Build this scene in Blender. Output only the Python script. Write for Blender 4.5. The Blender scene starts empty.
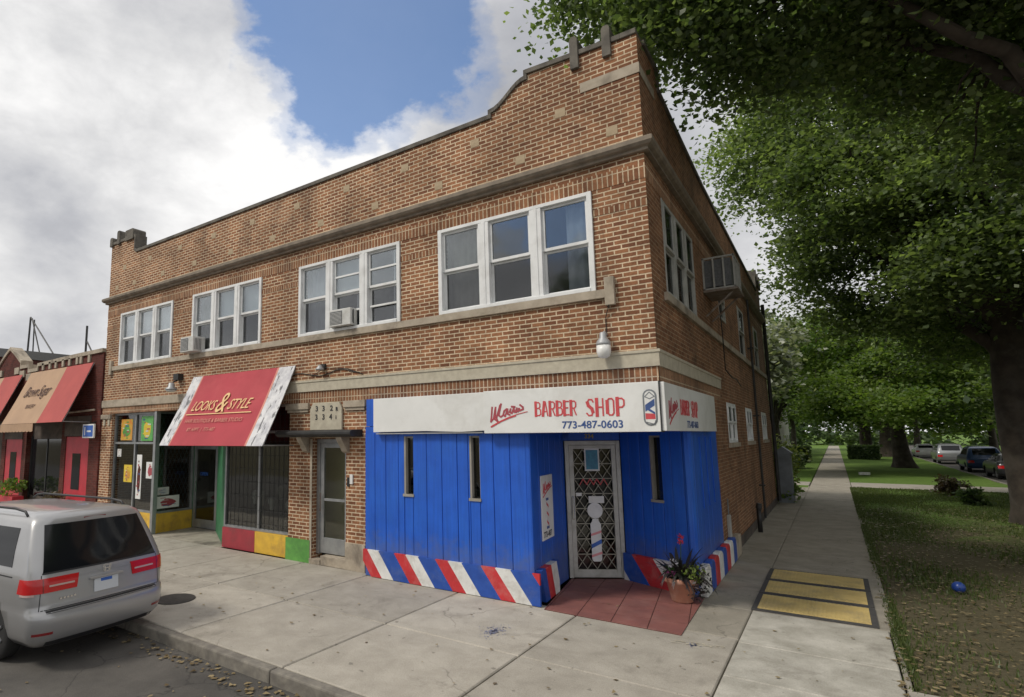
import bpy, bmesh, math, random
import numpy as np
from mathutils import Vector, Matrix
rad = math.radians
SC = bpy.context.scene
COL = SC.collection

# ------------------------------------------------------------------ camera
cam = bpy.data.cameras.new('camera'); co = bpy.data.objects.new('camera', cam); COL.objects.link(co)
SC.camera = co
YAW, PITCH, ROLL = rad(-36.90), rad(7.31), rad(-0.446)
fw = Vector((math.sin(YAW)*math.cos(PITCH), math.cos(YAW)*math.cos(PITCH), math.sin(PITCH)))
r0 = Vector((math.cos(YAW), -math.sin(YAW), 0)); u0 = r0.cross(fw)
rr = r0*math.cos(ROLL)+u0*math.sin(ROLL); uu = u0*math.cos(ROLL)-r0*math.sin(ROLL)
m = Matrix((rr, uu, -fw)).transposed().to_4x4(); m.translation = Vector((0, 0, 2.5))
co.matrix_world = m
cam.sensor_width = 36; cam.lens = 573.62/1024*36
cam.shift_x = (512-399.85)/1024; cam.shift_y = (362.73-348.5)/1024
cam.clip_start = .05; cam.clip_end = 3000

# ------------------------------------------------------------------ light
SC.view_settings.view_transform = 'Standard'; SC.view_settings.look = 'None'
SC.view_settings.exposure = 0.66; SC.view_settings.gamma = 1
SUN_EL, SUN_AZ = rad(48), rad(215)          # azimuth from +Y clockwise: behind the camera, to the left
sd = Vector((math.sin(SUN_AZ)*math.cos(SUN_EL), math.cos(SUN_AZ)*math.cos(SUN_EL), math.sin(SUN_EL)))
sl = bpy.data.lights.new('sun', 'SUN'); sl.energy = 1.35; sl.angle = rad(11); sl.color = (1, .93, .82)
so = bpy.data.objects.new('sun', sl); COL.objects.link(so)
so.rotation_euler = sd.to_track_quat('Z', 'Y').to_euler(); so.location = (0, -5, 30)

W = bpy.data.worlds.new('World'); SC.world = W; W.use_nodes = True
nt = W.node_tree; nt.nodes.clear()
def N(t, typ, **k):
    n = t.nodes.new(typ)
    for a, b in k.items(): setattr(n, a, b)
    return n
def ramp(t, pts, src, ease='LINEAR'):
    r = N(t, 'ShaderNodeValToRGB'); e = r.color_ramp; e.interpolation = ease
    while len(e.elements) < len(pts): e.elements.new(.5)
    for el, (p, c) in zip(e.elements, pts):
        el.position = p; el.color = (c if hasattr(c, '__len__') else (c, c, c))[:3]+(1,) if hasattr(c, '__len__') else (c, c, c, 1)
    t.links.new(src, r.inputs[0]); return r
def math_(t, op, a, b=None, clamp=False):
    n = N(t, 'ShaderNodeMath', operation=op); n.use_clamp = clamp
    for i, v in enumerate((a, b)):
        if v is None: continue
        if isinstance(v, (int, float)): n.inputs[i].default_value = v
        else: t.links.new(v, n.inputs[i])
    return n.outputs[0]
def mix(t, fac, a, b, blend='MIX'):
    n = N(t, 'ShaderNodeMix', data_type='RGBA', blend_type=blend)
    for s, v in ((n.inputs[0], fac), (n.inputs[6], a), (n.inputs[7], b)):
        if isinstance(v, (int, float)): s.default_value = v
        elif isinstance(v, tuple): s.default_value = v[:3]+(1,)
        else: t.links.new(v, s)
    return n.outputs[2]
def noise(t, vec, scale, detail=5, rough=.55, dist=0):
    n = N(t, 'ShaderNodeTexNoise'); n.inputs['Scale'].default_value = scale; n.inputs['Detail'].default_value = detail
    n.inputs['Roughness'].default_value = rough; n.inputs['Distortion'].default_value = dist
    if vec is not None: t.links.new(vec, n.inputs['Vector'])
    return n.outputs['Fac']
sky = N(nt, 'ShaderNodeTexSky', sky_type='NISHITA'); sky.sun_disc = False
sky.sun_elevation = SUN_EL; sky.sun_rotation = SUN_AZ; sky.air_density = 1.0; sky.dust_density = .5
tc = N(nt, 'ShaderNodeTexCoord'); D = tc.outputs['Generated']
# clouds: noise over the sky directions, opened round the blue gap
sep = N(nt, 'ShaderNodeSeparateXYZ'); nt.links.new(D, sep.inputs[0])
mp = N(nt, 'ShaderNodeMapping'); nt.links.new(D, mp.inputs[0]); mp.inputs['Location'].default_value = (3.1, 1.7, .4); mp.inputs['Scale'].default_value = (1, 1, 1.7)
nA = noise(nt, mp.outputs[0], 2.3, 9, .56, .25)
nB = noise(nt, mp.outputs[0], 6.5, 8, .58, .08)
def gap(c, r):
    v = N(nt, 'ShaderNodeVectorMath', operation='DISTANCE'); nt.links.new(D, v.inputs[0]); v.inputs[1].default_value = Vector(c).normalized()
    return math_(nt, 'DIVIDE', v.outputs['Value'], r)
SKY_GAPS = [((-.55, .62, .56), .125), ((-.45, .66, .61), .14), ((-.52, .57, .64), .12), ((-.34, -.88, .36), .07)]
g = None
for c, r in SKY_GAPS:
    q = gap(c, r); g = q if g is None else math_(nt, 'MINIMUM', g, q)
cov = math_(nt, 'ADD', math_(nt, 'MULTIPLY', g, .52), math_(nt, 'MULTIPLY', math_(nt, 'SUBTRACT', nA, .5), 1.9))
cov = math_(nt, 'ADD', cov, math_(nt, 'MULTIPLY', math_(nt, 'SUBTRACT', nB, .5), 1.0))
covm = ramp(nt, [(.40, 0.05), (.55, .62), (.68, 1.0)], cov, 'EASE')
# cloud tone: bright heads, grey undersides low down
ton = math_(nt, 'ADD', math_(nt, 'MULTIPLY', noise(nt, mp.outputs[0], 1.9, 8, .55, .12), .62), math_(nt, 'MULTIPLY', noise(nt, mp.outputs[0], 5.2, 9, .58, .15), .48))
ton = math_(nt, 'ADD', ton, math_(nt, 'MULTIPLY', math_(nt, 'SUBTRACT', 1.0, g, True), .1))
dk = gap((-.90, .32, .27), .20)
dkm = math_(nt, 'MULTIPLY', math_(nt, 'SUBTRACT', 1.0, dk, True), .30)
ton = math_(nt, 'SUBTRACT', math_(nt, 'ADD', ton, .035), dkm); rk = gap((-.25, .80, .55), .42); ton = math_(nt, 'SUBTRACT', ton, math_(nt, 'MULTIPLY', math_(nt, 'SUBTRACT', 1.0, rk, True), .22)); ht = gap((-.66, .57, .47), .24); ton = math_(nt, 'ADD', ton, math_(nt, 'MULTIPLY', math_(nt, 'SUBTRACT', 1.0, ht, True), .07))
cl = ramp(nt, [(.26, (.235, .24, .26)), (.42, (.33, .335, .355)), (.55, (.47, .47, .475)), (.67, (.64, .635, .63))], ton, 'LINEAR')
skc = mix(nt, 1.0, sky.outputs[0], (.100, .105, .112), 'MULTIPLY')
fin = mix(nt, covm.outputs[0], skc, cl.outputs[0])
bg = N(nt, 'ShaderNodeBackground'); bg.inputs[1].default_value = 1.0
# the Sky Texture is scaled by about 0.11 above (tint slightly hazy), which is its background strength
nt.links.new(fin, bg.inputs[0]); ow = N(nt, 'ShaderNodeOutputWorld'); nt.links.new(bg.outputs[0], ow.inputs[0])

# ------------------------------------------------------------------ materials
MATS = {}
def newmat(name):
    m = bpy.data.materials.new(name); m.use_nodes = True; t = m.node_tree
    b = t.nodes['Principled BSDF']; MATS[name] = m; return m, t, b
def objco(t): return N(t, 'ShaderNodeTexCoord').outputs['Object']
def bump(t, b, h, strength=.3, dist=.01):
    n = N(t, 'ShaderNodeBump'); n.inputs['Strength'].default_value = strength; n.inputs['Distance'].default_value = dist
    t.links.new(h, n.inputs['Height']); t.links.new(n.outputs[0], b.inputs['Normal'])
def M(name, c1, c2=None, scale=6, rough=.7, metal=0, bmp=.2, spec=.5, detail=6, coat=0, c3=None, scale3=.7, amt3=.5, lo=.35, hi=.65):
    """colour varies between c1 and c2 by noise; c3 = large worn/dirty patches"""
    if name in MATS: return MATS[name]
    m, t, b = newmat(name); c2 = c2 or tuple(x*.78 for x in c1)
    v = objco(t); n = noise(t, v, scale, detail, .6)
    r = ramp(t, [(lo, c1), (hi, c2)], n); out = r.outputs[0]
    if c3:
        n3 = noise(t, v, scale3, 7, .65, .4); f = ramp(t, [(.5, 0.), (.66, amt3)], n3)
        out = mix(t, f.outputs[0], out, c3)
    t.links.new(out, b.inputs['Base Color']); b.inputs['Roughness'].default_value = rough; b.inputs['Metallic'].default_value = metal
    b.inputs['Specular IOR Level'].default_value = spec
    if coat: b.inputs['Coat Weight'].default_value = coat; b.inputs['Coat Roughness'].default_value = .06
    if bmp: bump(t, b, noise(t, v, scale*6, 3), bmp, .004)
    return m
def brick(name, ca, cb, mort, bw=.205, rh=.071, ms=.0062, rot=False, soot=.45, bands=False):
    m, t, b = newmat(name); v = objco(t)
    s = N(t, 'ShaderNodeSeparateXYZ'); t.links.new(v, s.inputs[0]); c = N(t, 'ShaderNodeCombineXYZ')
    h = math_(t, 'ADD', s.outputs[0], s.outputs[1])
    wob = math_(t, 'MULTIPLY', math_(t, 'SUBTRACT', noise(t, v, 9, 2), .5), .006)
    h = math_(t, 'ADD', h, wob); z = math_(t, 'ADD', s.outputs[2], wob)
    t.links.new(h, c.inputs[0]); t.links.new(z, c.inputs[1])
    k = N(t, 'ShaderNodeTexBrick'); t.links.new(c.outputs[0], k.inputs['Vector']); k.inputs['Scale'].default_value = 1
    k.inputs['Brick Width'].default_value = bw; k.inputs['Row Height'].default_value = rh; k.inputs['Mortar Size'].default_value = ms
    k.inputs['Mortar Smooth'].default_value = .15; k.inputs['Bias'].default_value = -.1; k.offset = 0 if rot else .5
    k.inputs['Color1'].default_value = ca+(1,); k.inputs['Color2'].default_value = cb+(1,); k.inputs['Mortar'].default_value = mort+(1,)
    col = k.outputs['Color']
    n1 = noise(t, v, 1.1, 8, .66, .3); f1 = ramp(t, [(.40, .72), (.62, 1.12)], n1)
    col = mix(t, 1, col, f1.outputs[0], 'MULTIPLY')
    n2 = noise(t, v, 26, 4, .7); f2 = ramp(t, [(.3, .78), (.7, 1.18)], n2); col = mix(t, 1, col, f2.outputs[0], 'MULTIPLY')
    # soot streaks
    mpn = N(t, 'ShaderNodeMapping'); mpn.inputs['Scale'].default_value = (1.3, 1.3, .35); t.links.new(v, mpn.inputs[0])
    n3 = noise(t, mpn.outputs[0], 1.0, 8, .7, .5); f3 = ramp(t, [(.52, 0.), (.72, soot)], n3)
    col = mix(t, f3.outputs[0], col, (.06, .045, .036))
    n4 = noise(t, v, .55, 6, .6, .8); f4 = ramp(t, [(.60, 0.), (.75, .28)], n4); col = mix(t, f4.outputs[0], col, (.36, .27, .20))
    t.links.new(col, b.inputs['Base Color']); b.inputs['Roughness'].default_value = .88; b.inputs['Specular IOR Level'].default_value = .25
    hgt = math_(t, 'ADD', math_(t, 'MULTIPLY', k.outputs['Fac'], -1.0), math_(t, 'MULTIPLY', n2, .5))
    bump(t, b, hgt, .7, .006)
    return m
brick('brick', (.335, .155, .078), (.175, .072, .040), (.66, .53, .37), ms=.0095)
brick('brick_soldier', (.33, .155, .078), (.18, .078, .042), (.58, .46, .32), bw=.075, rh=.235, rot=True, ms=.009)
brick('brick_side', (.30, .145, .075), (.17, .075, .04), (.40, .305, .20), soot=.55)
brick('brick_red', (.13, .032, .024), (.085, .022, .018), (.12, .08, .065), soot=.5, ms=.004)
brick('brick_far', (.30, .15, .11), (.22, .11, .08), (.35, .28, .24))
M('square_stone', (.46, .36, .24), (.36, .28, .18), 8, .85)
M('limestone', (.44, .38, .30), (.33, .28, .215), 5, .85, c3=(.12, .10, .08), scale3=1.6, amt3=.7)
M('coping', (.17, .155, .13), (.10, .09, .078), 4, .9, c3=(.05, .045, .04), scale3=2, amt3=.8)
M('cornice', (.26, .215, .165), (.16, .13, .10), 5, .8, c3=(.26, .22, .17), scale3=2.2, amt3=.5)
M('pale_stone', (.50, .46, .36), (.40, .36, .28), 8, .8)
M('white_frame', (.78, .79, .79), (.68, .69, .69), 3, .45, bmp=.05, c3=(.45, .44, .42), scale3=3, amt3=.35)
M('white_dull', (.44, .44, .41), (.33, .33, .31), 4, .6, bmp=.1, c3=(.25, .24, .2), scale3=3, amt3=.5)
M('aluminium', (.36, .37, .37), (.26, .27, .28), 5, .42, .55, bmp=.05)
M('alu_light', (.52, .52, .49), (.42, .42, .39), 5, .45, .25, bmp=.05, c3=(.25, .23, .2), scale3=4, amt3=.4)
M('grille_beige', (.34, .33, .27), (.26, .25, .21), 9, .5, .2, bmp=0)
M('sign_white', (.77, .775, .76), (.70, .705, .69), 1.2, .42, bmp=.03, c3=(.48, .47, .43), scale3=1.4, amt3=.35)
M('sign_red', (.60, .075, .085), (.50, .06, .07), 9, .5, bmp=0)
M('sign_pink', (.72, .30, .32), (.68, .26, .28), 9, .5, bmp=0)
M('sign_dark_red', (.42, .07, .09), (.32, .06, .075), 20, .5, bmp=0)
M('sign_navy', (.05, .10, .28), (.04, .08, .22), 9, .5, bmp=0)
M('digit_gold', (.40, .33, .12), None, 9, .4, bmp=0)
M('black_paint', (.018, .018, .02), (.03, .03, .03), 7, .45, bmp=.05)
M('blue_wood', (.012, .105, .56), (.010, .088, .48), 2.5, .48, bmp=.12, c3=(.02, .13, .52), scale3=.8, amt3=.5)
M('blue_base', (.02, .085, .40), (.014, .06, .30), 5, .55, bmp=.2, c3=(.10, .14, .3), scale3=4, amt3=.4)
M('red_base', (.56, .032, .04), (.44, .028, .032), 6, .55, bmp=.2, c3=(.5, .2, .18), scale3=4, amt3=.4)
M('white_base', (.74, .74, .72), (.62, .62, .60), 6, .6, bmp=.2, c3=(.40, .38, .34), scale3=4, amt3=.5)
M('terracotta_tile', (.25, .10, .085), (.19, .078, .068), 3, .6, c3=(.30, .17, .15), scale3=1.1, amt3=.6)
M('grout', (.09, .04, .035), None, 5, .9)
M('bulk_red', (.36, .035, .05), (.27, .03, .04), 4, .6, c3=(.12, .05, .05), scale3=3, amt3=.4)
M('bulk_yellow', (.74, .47, .05), (.60, .36, .045), 4, .6, c3=(.3, .18, .06), scale3=3, amt3=.5)
M('bulk_green', (.13, .36, .07), (.08, .25, .05), 4, .6, c3=(.06, .13, .05), scale3=3, amt3=.5)
M('door_green', (.045, .19, .085), (.03, .13, .06), 4, .55)
M('interior_dark', (.022, .021, .02), (.035, .032, .03), 2, .8, bmp=0)
M('interior_tan', (.16, .14, .10), (.10, .09, .065), 2, .8, bmp=0)
M('interior_painted_glow', (.62, .56, .38), (.52, .47, .32), 2, .8, bmp=0)  # pale copy of the tan; a lit hall's brightness put into the colour
M('curtain', (.52, .54, .58), (.40, .42, .46), 3, .85, bmp=0)
M('curtain_warm', (.33, .31, .27), (.25, .235, .20), 3, .85, bmp=0)
M('blind', (.66, .67, .68), (.58, .59, .60), 1, .7, bmp=0)
M('ac_white', (.62, .62, .60), (.50, .50, .48), 4, .5, c3=(.3, .28, .24), scale3=5, amt3=.4)
M('ac_grille', (.13, .135, .14), (.08, .085, .09), 30, .5)
M('ac_rust', (.26, .23, .20), (.17, .14, .11), 6, .7, c3=(.14, .07, .04), scale3=5, amt3=.6)
M('awning_red', (.42, .042, .06), (.36, .036, .05), 1.5, .75, bmp=.1, c3=(.47, .07, .08), scale3=1, amt3=.5)
M('awning_tan', (.46, .30, .19), (.40, .26, .165), 1.5, .8, bmp=.1, c3=(.36, .24, .16), scale3=1.2, amt3=.5)
M('awning_coral', (.44, .085, .075), (.38, .07, .065), 1.5, .8, bmp=.1)
M('awning_gold', (.75, .50, .24), (.68, .45, .2), 4, .6, bmp=0)
M('awning_pink', (.62, .24, .18), None, 4, .6, bmp=0)
M('awning_back', (.05, .02, .02), (.04, .02, .02), 2, .9, bmp=0)
M('brown_ink', (.10, .045, .03), None, 8, .7, bmp=0)
M('door_red', (.50, .028, .045), (.40, .022, .036), 3, .5, c3=(.3, .02, .03), scale3=2, amt3=.4)
M('dull_stone', (.10, .08, .065), (.055, .045, .04), 2.5, .85, c3=(.2, .16, .13), scale3=1.4, amt3=.5)
M('plate_blue', (.04, .14, .52), None, 4, .5, bmp=0)
M('lamp_grey', (.40, .41, .42), (.32, .33, .34), 6, .5, .3)
M('lamp_white', (.78, .78, .76), None, 6, .35, bmp=0)
M('steel_dark', (.045, .045, .045), (.03, .03, .03), 6, .55, .3)
M('cable', (.02, .02, .02), None, 6, .6, bmp=0)
M('entrance_concrete', (.36, .325, .27), (.27, .245, .20), 3, .9, c3=(.07, .06, .05), scale3=1.2, amt3=.7)
M('kerb', (.24, .22, .185), (.15, .138, .12), 7, .9, c3=(.09, .08, .07), scale3=2, amt3=.7)
M('steel_lid', (.085, .08, .075), (.05, .048, .045), 12, .6, .5, bmp=.5)
M('tactile_yellow', (.64, .49, .19), (.50, .38, .15), 3, .75, bmp=.3, c3=(.34, .27, .15), scale3=2.4, amt3=.55)
M('tactile_frame', (.05, .05, .052), (.075, .07, .066), 9, .8)
M('blue_plastic', (.02, .06, .28), None, 4, .3, bmp=0)
M('paper', (.66, .66, .64), None, 9, .7, bmp=0)
M('pot_clay', (.48, .235, .155), (.38, .185, .125), 5, .7, c3=(.55, .4, .32), scale3=5, amt3=.4)
M('soil', (.03, .022, .015), None, 20, .95)
M('leaf_dark', (.020, .026, .016), (.035, .020, .028), 5, .5, bmp=0)
M('leaf_lime', (.20, .27, .04), (.12, .18, .03), 5, .5, bmp=0)
M('leaf_mid', (.045, .10, .02), (.03, .07, .018), 5, .5, bmp=0)
M('petal_magenta', (.46, .06, .28), (.55, .20, .42), 30, .5, bmp=0)
M('petal_red', (.60, .03, .04), None, 9, .5, bmp=0)
M('petal_white', (.70, .68, .72), None, 9, .5, bmp=0)
M('bark', (.075, .060, .047), (.035, .028, .022), 3, .95, bmp=1.0, c3=(.11, .10, .085), scale3=2.5, amt3=.4)
M('rubber', (.02, .02, .02), None, 20, .8)
M('hub', (.35, .36, .37), None, 5, .35, .8)
M('grey_metal', (.20, .22, .24), (.14, .155, .17), 3, .55, .2, c3=(.1, .1, .1), scale3=2, amt3=.4)
M('poster_blue', (.03, .16, .28), (.05, .28, .40), 14, .4, bmp=0)
M('poster_orange', (.62, .20, .03), (.55, .42, .05), 9, .4, bmp=0)
M('poster_green', (.12, .42, .10), None, 9, .4, bmp=0)
M('poster_yellow', (.75, .55, .04), None, 9, .4, bmp=0)
M('roofing', (.05, .048, .045), (.08, .075, .07), 3, .9)
M('siding', (.55, .54, .50), (.46, .45, .42), 1.5, .7)
M('stucco', (.42, .33, .30), (.34, .27, .24), 1.5, .9)

def glass(name, tint=(.9, .95, .95), rough=.03, refl=1.0, cap=.5):
    m, t, b = newmat(name); t.nodes.remove(b); out = t.nodes['Material Output']
    tr = N(t, 'ShaderNodeBsdfTransparent'); tr.inputs[0].default_value = tint+(1,)
    gl = N(t, 'ShaderNodeBsdfGlossy'); gl.inputs['Roughness'].default_value = rough; gl.inputs[0].default_value = (refl, refl, refl, 1)
    fr = N(t, 'ShaderNodeFresnel'); fr.inputs[0].default_value = 1.55
    bn = N(t, 'ShaderNodeBump'); bn.inputs['Strength'].default_value = .12; bn.inputs['Distance'].default_value = .02
    t.links.new(noise(t, objco(t), 1.6, 2), bn.inputs['Height']); t.links.new(bn.outputs[0], gl.inputs['Normal'])
    mx = N(t, 'ShaderNodeMixShader'); t.links.new(math_(t, 'MINIMUM', math_(t, 'MULTIPLY', fr.outputs[0], 1.5), cap), mx.inputs[0])
    t.links.new(tr.outputs[0], mx.inputs[1]); t.links.new(gl.outputs[0], mx.inputs[2]); t.links.new(mx.outputs[0], out.inputs[0]); return m
glass('glass', (.80, .84, .86)); glass('glass_dark', (.36, .38, .37)); glass('glass_screen', (.66, .68, .70), .06, .8, .3); glass('glass_side', (.6, .63, .62), cap=.14); glass('glass_shop', (.62, .64, .62), cap=.12); glass('glass_grille', (.22, .23, .22), cap=.07); glass('glass_door', (.80, .82, .76), refl=.8, cap=.10)
def solid(name, c, rough=.1, metal=0, coat=0, spec=.5):
    m, t, b = newmat(name); b.inputs['Base Color'].default_value = c+(1,); b.inputs['Roughness'].default_value = rough
    b.inputs['Metallic'].default_value = metal; b.inputs['Coat Weight'].default_value = coat; b.inputs['Specular IOR Level'].default_value = spec
    b.inputs['Coat Roughness'].default_value = .05; return m
solid('car_glass', (.010, .011, .013), .07, 0, 0, .35)
solid('lens_red', (.52, .010, .012), .2, 0, .3); solid('lens_clear', (.55, .40, .38), .12, 0, 1.0); solid('lens_deep', (.22, .006, .01), .15, 0, 1.0)
solid('chrome', (.6, .6, .6), .15, 1); solid('trim_black', (.02, .02, .022), .5)
def carpaint(name, c, metal=.6):
    m, t, b = newmat(name); v = objco(t); n = noise(t, v, 1.5, 4)
    r = ramp(t, [(.35, c), (.65, tuple(x*.93 for x in c))], n); t.links.new(r.outputs[0], b.inputs['Base Color'])
    b.inputs['Metallic'].default_value = metal; b.inputs['Roughness'].default_value = .33; b.inputs['Coat Weight'].default_value = .7; b.inputs['Coat Roughness'].default_value = .06
    return m
carpaint('paint_silver', (.39, .39, .395), .55); carpaint('paint_white', (.7, .7, .7), 0); carpaint('paint_blue', (.03, .07, .18), .3); carpaint('paint_dark', (.03, .03, .035), .3); carpaint('paint_grey', (.25, .26, .27), .5)
# licence plate with a pale blue band
m = MATS['blue_wood']; t = m.node_tree; b = t.nodes['Principled BSDF']; src = b.inputs['Base Color'].links[0].from_socket; v = objco(t); mpn = N(t, 'ShaderNodeMapping'); mpn.inputs['Scale'].default_value = (22, 22, .9); t.links.new(v, mpn.inputs[0])
st = ramp(t, [(.35, .87), (.65, 1.10)], noise(t, mpn.outputs[0], 1, 6, .65)); col = mix(t, 1, src, st.outputs[0], 'MULTIPLY'); s_ = N(t, 'ShaderNodeSeparateXYZ'); t.links.new(v, s_.inputs[0])
hz = ramp(t, [(.42, .5), (.85, 0.)], math_(t, 'ADD', s_.outputs[2], math_(t, 'MULTIPLY', math_(t, 'SUBTRACT', noise(t, v, 7, 6, .7), .5), 1.1))); col = mix(t, hz.outputs[0], col, (.10, .12, .20)); sc = ramp(t, [(.66, 0.), (.70, .5)], noise(t, v, 4.5, 6, .75)); col = mix(t, sc.outputs[0], col, (.05, .14, .46)); t.links.new(col, b.inputs['Base Color'])
m, t, b = newmat('licence'); b.inputs['Base Color'].default_value = (.60, .63, .66, 1); b.inputs['Roughness'].default_value = .35

# paint-splattered border of the awning
m, t, b = newmat('splatter'); v = objco(t); mpn = N(t, 'ShaderNodeMapping'); mpn.inputs['Scale'].default_value = (13, 5, 3.0); t.links.new(v, mpn.inputs[0])
f = ramp(t, [(.56, 0.), (.60, .85)], noise(t, mpn.outputs[0], 1, 5, .6)); f2 = ramp(t, [(.35, (.45, .45, .48)), (.6, (.66, .66, .67))], noise(t, v, 5))
c = mix(t, math_(t, 'MULTIPLY', f.outputs[0], .9), f2.outputs[0], (.03, .03, .035)); t.links.new(c, b.inputs['Base Color']); b.inputs['Roughness'].default_value = .75

# concrete slabs (per-slab tone comes from the slab's own colour attribute)
def concrete(name, c1, c2):
    m, t, b = newmat(name); v = objco(t)
    a = N(t, 'ShaderNodeAttribute'); a.attribute_name = 'tone'
    n = noise(t, v, 2.2, 9, .68, .3); r = ramp(t, [(.32, c1), (.66, c2)], n); col = mix(t, 1, r.outputs[0], a.outputs['Color'], 'MULTIPLY')
    n2 = noise(t, v, 70, 3, .7); f = ramp(t, [(.3, .80), (.7, 1.15)], n2); col = mix(t, 1, col, f.outputs[0], 'MULTIPLY')
    s = ramp(t, [(.57, 0.), (.70, .5)], noise(t, v, .9, 8, .7, .6)); col = mix(t, s.outputs[0], col, (.13, .115, .095))
    sp = ramp(t, [(.70, 0.), (.74, .55)], noise(t, v, 9, 2, .5)); col = mix(t, sp.outputs[0], col, (.11, .10, .085))
    wv = N(t, 'ShaderNodeVectorMath', operation='ADD'); nz_ = N(t, 'ShaderNodeTexNoise'); nz_.inputs['Scale'].default_value = 1.1; nz_.inputs['Detail'].default_value = 8; t.links.new(v, nz_.inputs['Vector']); t.links.new(v, wv.inputs[0]); t.links.new(nz_.outputs['Color'], wv.inputs[1])
    vo = N(t, 'ShaderNodeTexVoronoi', feature='DISTANCE_TO_EDGE'); vo.inputs['Scale'].default_value = .42; t.links.new(wv.outputs[0], vo.inputs['Vector']); ck = ramp(t, [(.0018, .5), (.0045, 0.)], vo.outputs['Distance'])
    cm = ramp(t, [(.50, 0.), (.56, 1.)], noise(t, v, .45, 3, .5)); col = mix(t, math_(t, 'MULTIPLY', ck.outputs[0], cm.outputs[0]), col, (.07, .06, .05))
    vg = N(t, 'ShaderNodeTexVoronoi'); vg.inputs['Scale'].default_value = 2.6; t.links.new(v, vg.inputs['Vector']); gm = ramp(t, [(.045, .55), (.06, 0.)], vg.outputs['Distance']); col = mix(t, gm.outputs[0], col, (.13, .12, .10))
    t.links.new(col, b.inputs['Base Color']); b.inputs['Roughness'].default_value = .9; b.inputs['Specular IOR Level'].default_value = .3
    bump(t, b, math_(t, 'ADD', n2, n), .35, .005); return m
concrete('concrete', (.425, .395, .345), (.315, .29, .25)); concrete('concrete_pale', (.52, .50, .45), (.31, .295, .255)); concrete('concrete_dark', (.36, .33, .28), (.26, .24, .20))
# asphalt
m, t, b = newmat('asphalt'); v = objco(t)
n = noise(t, v, .8, 9, .65, .4); r = ramp(t, [(.35, (.105, .097, .087)), (.62, (.060, .056, .051))], n); n2 = noise(t, v, 120, 3, .8); f = ramp(t, [(.3, .65), (.72, 1.45)], n2)
col = mix(t, 1, r.outputs[0], f.outputs[0], 'MULTIPLY')
vo = N(t, 'ShaderNodeTexVoronoi', feature='DISTANCE_TO_EDGE'); vo.inputs['Scale'].default_value = .9; mpn = N(t, 'ShaderNodeMapping'); t.links.new(v, mpn.inputs[0])
wv = N(t, 'ShaderNodeVectorMath', operation='ADD'); nn = N(t, 'ShaderNodeTexNoise'); nn.inputs['Scale'].default_value = 1.5; nn.inputs['Detail'].default_value = 6; t.links.new(v, nn.inputs['Vector'])
t.links.new(v, wv.inputs[0]); t.links.new(nn.outputs['Color'], wv.inputs[1]); t.links.new(wv.outputs[0], vo.inputs['Vector'])
ck = ramp(t, [(.004, .7), (.014, 0.)], vo.outputs['Distance']); col = mix(t, ck.outputs[0], col, (.03, .028, .026))
t.links.new(col, b.inputs['Base Color']); b.inputs['Roughness'].default_value = .85; bump(t, b, n2, .5, .006)
# lawn soil and turf
m, t, b = newmat('turf'); v = objco(t); s = N(t, 'ShaderNodeSeparateXYZ'); t.links.new(v, s.inputs[0])
g1 = ramp(t, [(.3, (.085, .150, .032)), (.7, (.135, .205, .05))], noise(t, v, 3, 7, .7)); d1 = ramp(t, [(.3, (.135, .110, .075)), (.7, (.082, .074, .046))], noise(t, v, 9, 7, .75))
fd = math_(t, 'ADD', math_(t, 'MULTIPLY', s.outputs[1], -.058), math_(t, 'MULTIPLY', noise(t, v, .55, 7, .7, .5), 1.6)); fd = ramp(t, [(-.6+.0, 0.), (-.0, .0), (.28, .95)], math_(t, 'ADD', fd, .98))
fd.color_ramp.elements[0].position = .20; fd.color_ramp.elements[1].position = .34; fd.color_ramp.elements[2].position = .70
col = mix(t, fd.outputs[0], g1.outputs[0], d1.outputs[0]); sp = ramp(t, [(.3, .7), (.7, 1.3)], noise(t, v, 45, 3, .8)); col = mix(t, 1, col, sp.outputs[0], 'MULTIPLY')
t.links.new(col, b.inputs['Base Color']); b.inputs['Roughness'].default_value = 1; b.inputs['Specular IOR Level'].default_value = .1; bump(t, b, noise(t, v, 40, 4, .8), .8, .02)

def leafmat(name, c1, c2, trans=.35):
    m, t, b = newmat(name); t.nodes.remove(b); out = t.nodes['Material Output']
    a = N(t, 'ShaderNodeAttribute'); a.attribute_name = 'tone'; r = ramp(t, [(0, c1), (1, c2)], a.outputs['Fac'])
    d = N(t, 'ShaderNodeBsdfPrincipled'); d.inputs['Roughness'].default_value = .42; d.inputs['Specular IOR Level'].default_value = .5; t.links.new(r.outputs[0], d.inputs['Base Color'])
    tl = N(t, 'ShaderNodeBsdfTranslucent'); t.links.new(mix(t, 1, r.outputs[0], (1.5, 1.6, .7), 'MULTIPLY'), tl.inputs[0])
    mx = N(t, 'ShaderNodeMixShader'); mx.inputs[0].default_value = trans; t.links.new(d.outputs[0], mx.inputs[1]); t.links.new(tl.outputs[0], mx.inputs[2]); t.links.new(mx.outputs[0], out.inputs[0]); return m
leafmat('leaves_maple', (.068, .105, .046), (.205, .265, .115), .55); leafmat('leaves_bright', (.070, .130, .024), (.185, .25, .070), .50)
leafmat('leaves_dark', (.045, .078, .034), (.12, .17, .068), .5); leafmat('leaves_silver', (.12, .15, .10), (.32, .34, .28)); leafmat('leaves_rust', (.07, .045, .03), (.10, .09, .04))
leafmat('leaves_dry', (.10, .07, .032), (.34, .27, .15), .1); leafmat('leaves_yellowgreen', (.11, .15, .03), (.22, .26, .06)); leafmat('blades', (.055, .085, .025), (.12, .15, .045), .3)

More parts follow.
